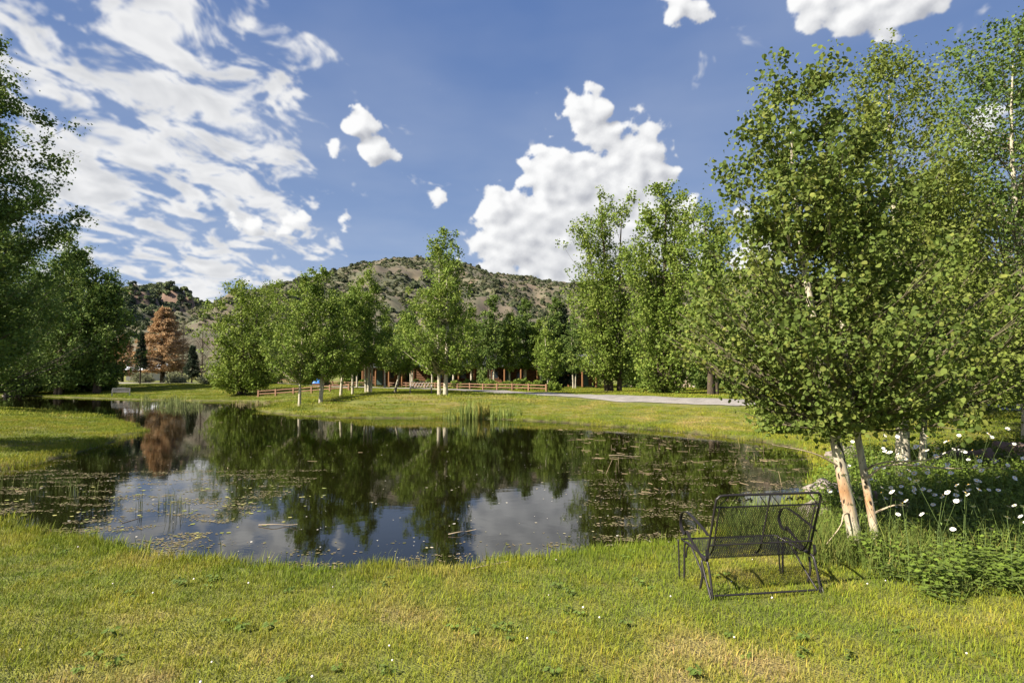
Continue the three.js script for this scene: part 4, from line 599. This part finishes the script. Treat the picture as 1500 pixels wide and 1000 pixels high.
// ---------------------------------------------------------------- glider bench on the near lawn
{
  const iron = std([0.030, 0.027, 0.029], 0.42, { metalness: 0.35 }), g = new THREE.Group();
  const rod = (parent, name, pts, r, n = 0, sides = 8) => { const G = new Geo(), q = pts.map((p) => V(...p)); tube(G, n ? curve(q, n) : q, r, sides); return part(parent, name, G.build(), iron); };
  const strap = (parent, name, pts, x, w, n = 26) => { const q = curve(pts.map(([y, z]) => V(x, y, z)), n), G = new Geo(), h = 0.003; q.forEach((p, k) => { const t = q[Math.min(k + 1, n)].clone().sub(q[Math.max(k - 1, 0)]).normalize(), nx = V(1, 0, 0), b = t.clone().cross(nx); for (const [sx, sb] of [[-w, -h], [w, -h], [w, h], [-w, h], [-w, -h]]) G.p.push(p.x + sx, p.y + b.y * sb, p.z + b.z * sb); }); for (let k = 0; k < n; k++) for (let s = 0; s < 4; s++) { const a = k * 5 + s, b = a + 5; G.i.push(a, b, a + 1, a + 1, b, b + 1); } return part(parent, name, G.build(false), iron); };
  const HW = 0.485;                                                     // half width
  // the back leans towards +z; (y, z) along it
  const back = (y) => -0.13 + (y - 0.34) * 0.36;
  const loop = []; for (const [x, y] of [[-HW, 0.33], [-HW, 0.6], [-HW, 0.84], [-HW + 0.015, 0.885], [-HW + 0.06, 0.905], [-0.2, 0.906], [0.2, 0.906], [HW - 0.06, 0.905], [HW - 0.015, 0.885], [HW, 0.84], [HW, 0.6], [HW, 0.33]]) loop.push([x, y, back(y)]);
  const frame = rod(g, 'back_frame', loop, 0.0105, 60);
  const W2 = HW - 0.04;
  rod(frame, 'cross_bar', [[-HW + 0.005, 0.80, back(0.8)], [HW - 0.005, 0.80, back(0.8)]], 0.0075);
  rod(frame, 'cross_bar', [[-HW, 0.455, back(0.455) + 0.012], [HW, 0.455, back(0.455) + 0.012]], 0.0075);
  for (const x of [-W2, 0, W2]) rod(frame, 'upright', [[x, x ? 0.80 : 0.905, back(x ? 0.8 : 0.905) + 0.004], [x, 0.6, back(0.6) + 0.006], [x, 0.44, back(0.44) + 0.008], [x, 0.365, back(0.37) - 0.02], [x, 0.345, -0.2]], 0.0075, 18);
  for (const x of [-HW + 0.01, HW - 0.01]) { const s = Math.sign(x); rod(frame, 'scroll', [[x - s * 0.02, 0.81, back(0.81)], [x - s * 0.08, 0.87, back(0.87)], [x - s * 0.10, 0.895, back(0.895)]], 0.004, 8, 5); }
  for (const [a, b] of [[-0.09, -0.02], [0.02, 0.10]]) rod(frame, 'scroll', [[a, 0.89, back(0.89)], [(a + b) / 2, 0.85, back(0.85)], [b, 0.81, back(0.81)]], 0.004, 8, 5);
  for (const x of [-0.29, -0.185, 0.19, 0.29]) {                        // cast leaf sprays under the top rail
    const G = new Geo(); for (let k = 0; k < 5; k++) { const a = -0.5 + k * 0.85 + (x > 0 ? 0.4 : 0), cx = Math.cos(a) * 0.022, cy = Math.sin(a) * 0.016, b = G.n, y = 0.852; for (const [u, v] of [[0, 0], [0.9, 0.35], [1.5, 0], [0.9, -0.4]]) for (const dz of [-0.003, 0.003]) { const px = x + cx * (0.3 + u) - Math.sin(a) * v * 0.022, py = y + cy * (0.3 + u) + Math.cos(a) * v * 0.02; G.p.push(px, py, back(py) + dz); } G.i.push(b, b + 2, b + 4, b, b + 4, b + 6, b + 1, b + 5, b + 3, b + 1, b + 7, b + 5); for (let e = 0; e < 4; e++) { const q = b + e * 2, w = b + ((e + 1) % 4) * 2; G.i.push(q, w, q + 1, w, w + 1, q + 1); } } part(frame, 'leaf_ornament', G.build(false), iron);
  }
  // woven mesh: crossing strands, the back panel curving forward into the seat
  const sheet = (s) => { const L = 0.44; if (s < L) { const y = 0.80 - s; return [y, back(y) + (s > 0.36 ? (s - 0.36) * -0.12 : 0)]; } const t = s - L; if (t < 0.07) { const a = t / 0.07 * 1.35; return [0.36 - 0.045 * Math.sin(a), back(0.36) - 0.01 - 0.05 * (1 - Math.cos(a))]; } return [0.318 + (t - 0.07) * 0.10, back(0.36) - 0.05 - (t - 0.07)]; };
  const mesh = (name, s0, s1) => {
    const G = new Geo(), pitch = 0.0165, slope = 0.52;
    for (const dir of [-1, 1]) for (let x0 = -W2 - slope; x0 < W2 + slope; x0 += pitch) {
      const pts = []; for (let s = s0; s <= s1 + 1e-6; s += 0.02) { const x = x0 + dir * slope * (s - (s0 + s1) / 2); if (x < -W2 || x > W2) { if (pts.length > 1) strandOut(G, pts); pts.length = 0; continue; } const [y, z] = sheet(s); pts.push([x, y, z + dir * 0.0008]); } if (pts.length > 1) strandOut(G, pts);
    }
    part(g, name, G.build(false), iron);
  };
  function strandOut(G, pts) { const w = 0.0026; pts.forEach((p, k) => { G.p.push(p[0] - w, p[1], p[2], p[0] + w, p[1], p[2], p[0], p[1] - w * 0.4, p[2] + w * 1.2); if (k) { const b = G.n - 6; G.i.push(b, b + 3, b + 1, b + 1, b + 3, b + 4, b + 1, b + 4, b + 2, b + 2, b + 4, b + 5, b + 2, b + 5, b, b, b + 5, b + 3); } }); }
  mesh('back_mesh', 0, 0.50); mesh('seat_mesh', 0.51, 0.98);
  const zf = sheet(0.98)[1], yf = sheet(0.98)[0];
  rod(g, 'seat_frame', [[-HW, 0.33, -0.15], [-HW, yf - 0.005, zf], [HW, yf - 0.005, zf], [HW, 0.33, -0.15]], 0.009);
  for (const s of [-1, 1]) {
    const x = s * (HW + 0.022);
    strap(g, 'armrest', [[0.545, back(0.545)], [0.575, -0.12], [0.635, -0.34], [0.655, -0.47], [0.615, -0.565], [0.52, -0.60], [0.455, -0.56], [0.44, -0.50], [0.48, -0.475], [0.43, -0.40], [0.35, -0.22], [0.315, -0.13], [0.34, -0.08], [0.42, -0.085]], x, 0.013, 60);
    // arched base with its braces
    const b = rod(g, 'base_frame', [[s * 0.5, 0.0, 0.0], [s * 0.5, 0.14, -0.03], [s * 0.5, 0.285, -0.075], [s * 0.5, 0.325, -0.13], [s * 0.5, 0.36, -0.34], [s * 0.5, 0.372, -0.47], [s * 0.5, 0.345, -0.53], [s * 0.5, 0.2, -0.545], [s * 0.5, 0.0, -0.555]], 0.0105, 40);
    rod(b, 'brace', [[s * 0.487, 0.03, -0.012], [s * 0.487, 0.17, -0.2], [s * 0.487, 0.30, -0.36], [s * 0.487, 0.35, -0.44], [s * 0.487, 0.31, -0.51], [s * 0.487, 0.22, -0.535]], 0.008, 24);
    rod(g, 'swing_link', [[s * 0.53, 0.315, -0.14], [s * 0.525, 0.2, -0.09], [s * 0.52, 0.0, 0.02]], 0.0095, 10);
    rod(g, 'swing_link', [[s * 0.515, 0.29, -0.17], [s * 0.515, 0.17, -0.16], [s * 0.515, 0.06, -0.20]], 0.011, 10);
    rod(g, 'front_leg', [[s * (HW + 0.03), yf - 0.005, zf], [s * (HW + 0.03), 0.2, zf + 0.01], [s * (HW + 0.035), 0.0, zf + 0.02]], 0.008, 10);
  }
  rod(g, 'stretcher', [[-0.5, 0.055, -0.012], [0.5, 0.055, -0.012]], 0.0095);
  g.position.set(2.30, heightAt(2.3, -5.5) - 0.01, -5.4); g.rotation.y = 0.15; g.scale.setScalar(1.05);
  top(g, 'glider_bench', 'black wrought iron glider bench with woven mesh back facing the pond', 'bench');
}
// ---------------------------------------------------------------- benches across the water
{
  const g = new THREE.Group(), silver = std([0.36, 0.33, 0.31], 0.5, { metalness: 0.3 }), dark = std([0.05, 0.045, 0.045], 0.5, { metalness: 0.3 });
  const rod = (p, name, pts, r, m, n = 0) => { const G = new Geo(), q = pts.map((a) => V(...a)); tube(G, n ? curve(q, n) : q, r, 6); return part(p, name, G.build(), m); };
  const f = rod(g, 'back_frame', [[-0.66, 0.42, -0.22], [-0.66, 0.86, -0.3], [0.66, 0.86, -0.3], [0.66, 0.42, -0.22], [-0.66, 0.46, -0.225]], 0.028, silver);
  for (let k = 0; k < 6; k++) { const x = -0.6 + k * 0.2; rod(f, 'lattice_bar', [[x, 0.5, -0.235], [x + 0.2, 0.82, -0.293]], 0.016, silver); rod(f, 'lattice_bar', [[x + 0.2, 0.5, -0.235], [x, 0.82, -0.293]], 0.016, silver); }
  for (let k = 0; k < 6; k++) { const G = new Geo(); boxInto(G, -0.7, 0.7, 0.40, 0.425, -0.2 + k * 0.085, -0.13 + k * 0.085); part(g, 'seat_slat', G.build(false), dark); }
  for (const s of [-1, 1]) { rod(g, 'armrest', [[s * 0.7, 0.62, -0.26], [s * 0.7, 0.66, 0.0], [s * 0.7, 0.6, 0.24], [s * 0.7, 0.5, 0.27]], 0.022, silver, 12); rod(g, 'leg', [[s * 0.7, 0.5, 0.27], [s * 0.7, 0.42, 0.26], [s * 0.7, 0, 0.3]], 0.024, dark); rod(g, 'leg', [[s * 0.7, 0.62, -0.26], [s * 0.7, 0.4, -0.22], [s * 0.7, 0, -0.32]], 0.024, dark); }
  g.position.set(-6.45, heightAt(-6.45, -41.6) - 0.02, -41.6); g.rotation.y = 0.22; g.scale.setScalar(1.06);
  top(g, 'park_bench', 'grey metal park bench with lattice back under the far aspens', 'bench');
  const b = new THREE.Group(), wood = std([0.46, 0.43, 0.39], 0.85), box = (name, ...a) => { const G = new Geo(); boxInto(G, ...a); return part(b, name, G.build(false), wood); };
  box('top_rail', -0.82, 0.82, 0.84, 0.92, -0.3, -0.25); box('top_rail', -0.4, 0.4, 0.92, 0.98, -0.3, -0.25); box('lower_rail', -0.82, 0.82, 0.5, 0.56, -0.28, -0.23);
  for (let k = 0; k < 15; k++) box('back_slat', -0.76 + k * 0.105, -0.71 + k * 0.105, 0.56, 0.84, -0.285, -0.255);
  for (let k = 0; k < 4; k++) box('seat_slat', -0.8, 0.8, 0.42, 0.45, -0.22 + k * 0.12, -0.12 + k * 0.12);
  for (const s of [-1, 1]) { box('leg', s * 0.82 - 0.035, s * 0.82 + 0.035, 0, 0.92, -0.31, -0.24); box('leg', s * 0.82 - 0.035, s * 0.82 + 0.035, 0, 0.62, 0.2, 0.27); box('armrest', s * 0.82 - 0.045, s * 0.82 + 0.045, 0.62, 0.66, -0.24, 0.3); }
  b.position.set(-43.6, heightAt(-43.6, -65.6) - 0.02, -65.6); b.rotation.y = 0.5;
  top(b, 'garden_bench', 'weathered pale wooden bench on the shaded far lawn', 'bench');
}
// ---------------------------------------------------------------- split rail fences
{
  const cedar = noiseTex(128, (u, v) => { const n = 0.75 + 0.35 * tiled(u * 0.2, v, 14, 3, 4); return [n, n * 0.96, n * 0.9]; }), wood = std([0.27, 0.155, 0.095], 0.85, { map: cedar });
  const r = rngOf(801);
  const fence = (label, a, b, n) => {
    const g = new THREE.Group(), x0 = a[0], z0 = a[1]; const at = (k) => { const t = k / n, x = lerp(a[0], b[0], t), z = lerp(a[1], b[1], t); return V(x - x0, heightAt(x, z), z - z0); };
    for (let k = 0; k <= n; k++) {
      const p = at(k), G = new Geo(); boxInto(G, -0.075, 0.075, -0.15, 0.68, -0.075, 0.075); const m = part(g, 'post', G.build(false), wood); m.position.copy(p); m.rotation.y = Math.atan2(a[1] - b[1], b[0] - a[0]) + gauss(r) * 0.05; m.rotation.z = gauss(r) * 0.02;
      if (k < n) { const q = at(k + 1); for (const h of [0.28, 0.56]) { const R = new Geo(), m2 = p.clone().lerp(q, 0.5); tube(R, [p.clone().add(V(0, h + gauss(r) * 0.012, 0)), m2.add(V(0, h + gauss(r) * 0.02, 0)), q.clone().add(V(0, h + gauss(r) * 0.012, 0))], 0.055, 6); part(g, 'rail', R.build(), wood); } }
    }
    g.position.set(x0, 0, z0); return top(g, 'rail_fence', label, 'fence', 'two rail cedar fences along the drive');
  };
  fence('two rail orange cedar fence before the cabin grove and bushes', [-15.9, -76.5], [2.95, -50.2], 13);
  fence('two rail cedar fence standing on the lawn before the drive', [-25.2, -58.5], [-15.4, -55.5], 5);
  fence('two rail cedar fence beyond the drive by the cabin door', [-36.5, -92], [-18.6, -77.6], 8);
}
// ---------------------------------------------------------------- log cabins
{
  const logT = noiseTex(128, (u, v) => { const n = 0.72 + 0.4 * tiled(u, v * 0.3, 8, 3, 14); return [n, n * 0.95, n * 0.88]; });
  const log = std([0.20, 0.095, 0.042], 0.7, { map: logT }), post = std([0.26, 0.125, 0.045], 0.6, { map: logT }), roofM = std([0.07, 0.078, 0.085], 0.7), base = std([0.22, 0.205, 0.19], 0.9), glass = std([0.02, 0.025, 0.03], 0.08), trim = std([0.16, 0.07, 0.03], 0.7), doorM = std([0.05, 0.09, 0.08], 0.6);
  const cyl = new THREE.CylinderGeometry(0.125, 0.125, 1, 8).rotateZ(Math.PI / 2), cylZ = new THREE.CylinderGeometry(0.125, 0.125, 1, 8).rotateX(Math.PI / 2), pole = new THREE.CylinderGeometry(0.12, 0.13, 1, 8);
  const cabin = (label, x, z, w, d, turn, door) => {
    const g = new THREE.Group(), H = 11, y0 = 0.35;
    const f = new Geo(); boxInto(f, -w / 2 + 0.05, w / 2 - 0.05, -0.4, y0, -d + 0.05, -0.05); part(g, 'foundation', f.build(false), base);
    for (let k = 0; k < H; k++) { const y = y0 + 0.12 + k * 0.225; for (const zz of [0, -d]) { const m = part(g, 'log', cyl, log); m.scale.x = w + 0.5; m.position.set(0, y, zz); } for (const xx of [-w / 2, w / 2]) { const m = part(g, 'log', cylZ, log); m.scale.z = d + 0.5; m.position.set(xx, y + 0.11, -d / 2); } }
    const top0 = y0 + H * 0.225 + 0.12, rise = 1.6, over = 0.7, porch = 2.2;
    for (const s of [-1, 1]) { const z0 = s > 0 ? porch : -d - over, zm = -d / 2, R = new Geo(), hEdge = top0 - (s > 0 ? 0.25 : 0.15); const W = w / 2 + over; for (const [yy, zz] of [[hEdge, z0], [top0 + rise, zm]]) for (const xx of [-W, W]) for (const t of [0, 0.12]) R.p.push(xx, yy + t, zz); R.i.push(0, 2, 4, 2, 6, 4, 1, 5, 3, 3, 5, 7, 0, 1, 2, 1, 3, 2, 4, 6, 5, 5, 6, 7, 0, 4, 1, 1, 4, 5, 2, 3, 6, 3, 7, 6); part(g, 'roof', R.build(false), roofM); }
    for (const xx of [-w / 2, w / 2]) { const G = new Geo(); G.p.push(xx, top0 - 0.05, 0, xx, top0 - 0.05, -d, xx, top0 + rise - 0.1, -d / 2); G.p.push(xx - 0.1, top0 - 0.05, 0, xx - 0.1, top0 - 0.05, -d, xx - 0.1, top0 + rise - 0.1, -d / 2); G.i.push(0, 1, 2, 3, 5, 4); part(g, 'gable', G.build(false), trim); }
    const n = Math.max(2, Math.round(w / 2)); for (let k = 0; k <= n; k++) { const m = part(g, 'porch_post', pole, post); m.scale.y = top0 - 0.2; m.position.set(-w / 2 + k * w / n, (top0 - 0.2) / 2, porch - 0.3); }
    const D = new Geo(); boxInto(D, door - 0.45, door + 0.45, y0, y0 + 2.0, 0.1, 0.17); const dm = part(g, 'door', D.build(false), doorM); const K = new THREE.SphereGeometry(0.035, 8, 6); part(dm, 'door_handle', K, post).position.set(door + 0.35, y0 + 1, 0.2);
    for (const wx of [door - 1.6, door + 1.6]) { if (Math.abs(wx) > w / 2 - 0.6) continue; const F = new Geo(); for (const [a, b, c, e] of [[-0.5, 0.5, 0, 0.08], [-0.5, 0.5, 1.0, 1.08], [-0.5, -0.42, 0.08, 1.0], [0.42, 0.5, 0.08, 1.0]]) boxInto(F, wx + a, wx + b, y0 + 0.8 + c, y0 + 0.8 + e, 0.1, 0.19); const wf = part(g, 'window', F.build(false), trim), Pn = new Geo(); boxInto(Pn, wx - 0.42, wx + 0.42, y0 + 0.88, y0 + 1.8, 0.11, 0.15); part(wf, 'pane', Pn.build(false), glass); }
    g.position.set(x, heightAt(x, z) - 0.1, z); g.rotation.y = turn; top(g, 'log_cabin', label, 'cabin', 'log cabins behind the grove');
  };
  cabin('brown log cabin with a dark door beyond the end of the drive fence', -18.2, -83.5, 5.4, 4.5, 0.1, -0.6);
  cabin('long dark log cabin behind the double trunk aspen', -9.2, -79.5, 8.2, 4.5, 0.05, 1);
  cabin('orange log cabin with porch posts among the grove trunks', 0.2, -75.5, 6.2, 4.5, -0.05, -0.8);
  cabin('low brown log cabin on a grey foundation by the conifer', 8.2, -76, 5.2, 4.2, -0.1, 1.2);
  const G = new Geo(); { const q = rngOf(5); for (let i = 0; i <= 8; i++) for (let j = 0; j <= 5; j++) { const u = i / 8 * 2 - 1, v = j / 5 * 2 - 1; G.p.push(u * 0.45, Math.max(0, (1 - u * u * u * u) * (1 - v * v * v * v)) * 0.5 * (0.85 + 0.3 * q()), v * 0.35); } for (let i = 0; i < 8; i++) for (let j = 0; j < 5; j++) { const a = i * 6 + j; G.i.push(a, a + 1, a + 6, a + 1, a + 7, a + 6); } }
  const tarp = new THREE.Mesh(G.build(), std([0.02, 0.16, 0.55], 0.5, { side: THREE.DoubleSide })); tarp.position.set(-26.2, heightAt(-26.2, -79.2) + 0.35, -79.2); tarp.scale.setScalar(1.3); const tb = new THREE.Group(); tb.position.copy(tarp.position); tarp.position.set(0, 0, 0); part(tb, 'cover', tarp.geometry, tarp.material).scale.setScalar(1.3); const L = new Geo(); boxInto(L, -0.55, 0.55, -0.6, 0.04, -0.4, 0.4); part(tb, 'woodpile', L.build(false), log);
  top(tb, 'covered_woodpile', 'small pile under a bright blue cover beyond the drive fence', 'woodpile');
}
// bushes behind the cedar fence
{
  const b = plant('leafy_bush', 'round yellow green bush behind the cedar fence', 'bush', 'bushes behind the cedar fence', -2.2, -60.5, bushO(141, 1.25, 0.9, 'bush', 45, 3000, 0.13));
  for (const [x, z, t, s] of [[-4.6, -64, 1, 1], [-6.5, -67, 2, 0.9], [-0.6, -58.5, 3, 0.9], [0.9, -57, 4, 1.1], [2.4, -55.5, 5, 0.9], [3.6, -51.6, 0.5, 0.8], [-9.8, -71, 1.4, 1.05], [-12, -74, 2.5, 1], [-20, -79.5, 3.5, 1], [-23, -82, 4.4, 1.1], [-27.5, -86, 0.2, 1.1], [-31, -89, 1.1, 1.2]]) again(b, null, x, z, t, s);
}
// ---------------------------------------------------------------- beyond: white posts, dirt bank, pale roofed shed
for (const [x, z, h, label] of [[22.3, -72, 1.5, 'white post standing before the dirt bank past the poplars'], [25.0, -70.5, 1.5, 'second white post nearer the slender poplar by the dirt bank']]) { const g = new THREE.Group(), G = new Geo(), C = new Geo(), m = std([0.62, 0.61, 0.58], 0.7); tube(G, [V(0, -0.2, 0), V(0, h, 0)], 0.08, 10); part(g, 'shaft', G.build(), m); tube(C, [V(0, h, 0), V(0, h + 0.05, 0), V(0, h + 0.09, 0)], [0.1, 0.1, 0.03], 10); part(g, 'cap', C.build(), m); g.position.set(x, heightAt(x, z), z); top(g, 'white_post', label, 'post', 'white posts by the dirt bank'); }
{
  const G = new Geo(), n = 60, m = 14; for (let i = 0; i <= n; i++) for (let j = 0; j <= m; j++) { const x = 14 + i * 0.5, v = j / m * 2 - 1, z = -80 - v * 4 + x * 0.15; G.p.push(x, heightAt(x, z) - 0.1 + 2.0 * (1 - v * v) * ss(0, 8, i) * ss(n, n - 10, i) * (0.8 + 0.35 * fbm(x * 0.3, z * 0.3, 3)), z); const w = 1 + 0.4 * fbm(x * 1.5, z * 1.5, 3); G.c.push(0.26 * w, 0.205 * w, 0.15 * w); } for (let i = 0; i < n; i++) for (let j = 0; j < m; j++) { const a = i * (m + 1) + j, b = a + m + 1; G.i.push(a, a + 1, b, a + 1, b + 1, b); }
  top(new THREE.Mesh(G.build(), new THREE.MeshStandardMaterial({ vertexColors: true, roughness: 1, side: THREE.DoubleSide })), 'dirt_bank', 'bare tan earth bank behind the poplars', 'bank', null, 'structure');
  const g = new THREE.Group(), wall = std([0.42, 0.40, 0.37], 0.8), roofM = std([0.66, 0.69, 0.73], 0.45), W = new Geo(), R = new Geo(), D = new Geo();
  boxInto(W, -3.6, 3.6, -0.3, 2.2, -2.2, 2.2); part(g, 'wall', W.build(false), wall);
  for (const s of [-1, 1]) { const b = R.n; for (const [y, z] of [[2.1, s * 2.7], [3.6, 0]]) for (const x of [-4, 4]) for (const t of [0, 0.1]) R.p.push(x, y + t, z); R.i.push(...[0, 2, 4, 2, 6, 4, 1, 5, 3, 3, 5, 7, 0, 1, 2, 1, 3, 2, 0, 4, 1, 1, 4, 5, 2, 3, 6, 3, 7, 6].map((k) => k + b)); } part(g, 'roof', R.build(false), roofM);
  boxInto(D, -0.6, 0.6, 0, 1.9, 2.2, 2.26); part(g, 'door', D.build(false), std([0.2, 0.17, 0.14], 0.8));
  g.position.set(-82, heightAt(-82, -132), -132); g.rotation.y = 0.4; top(g, 'shed', 'low shed with a pale metal roof beyond the dead conifer', 'shed');
}
// quick end
renderer.render(scene, camera);
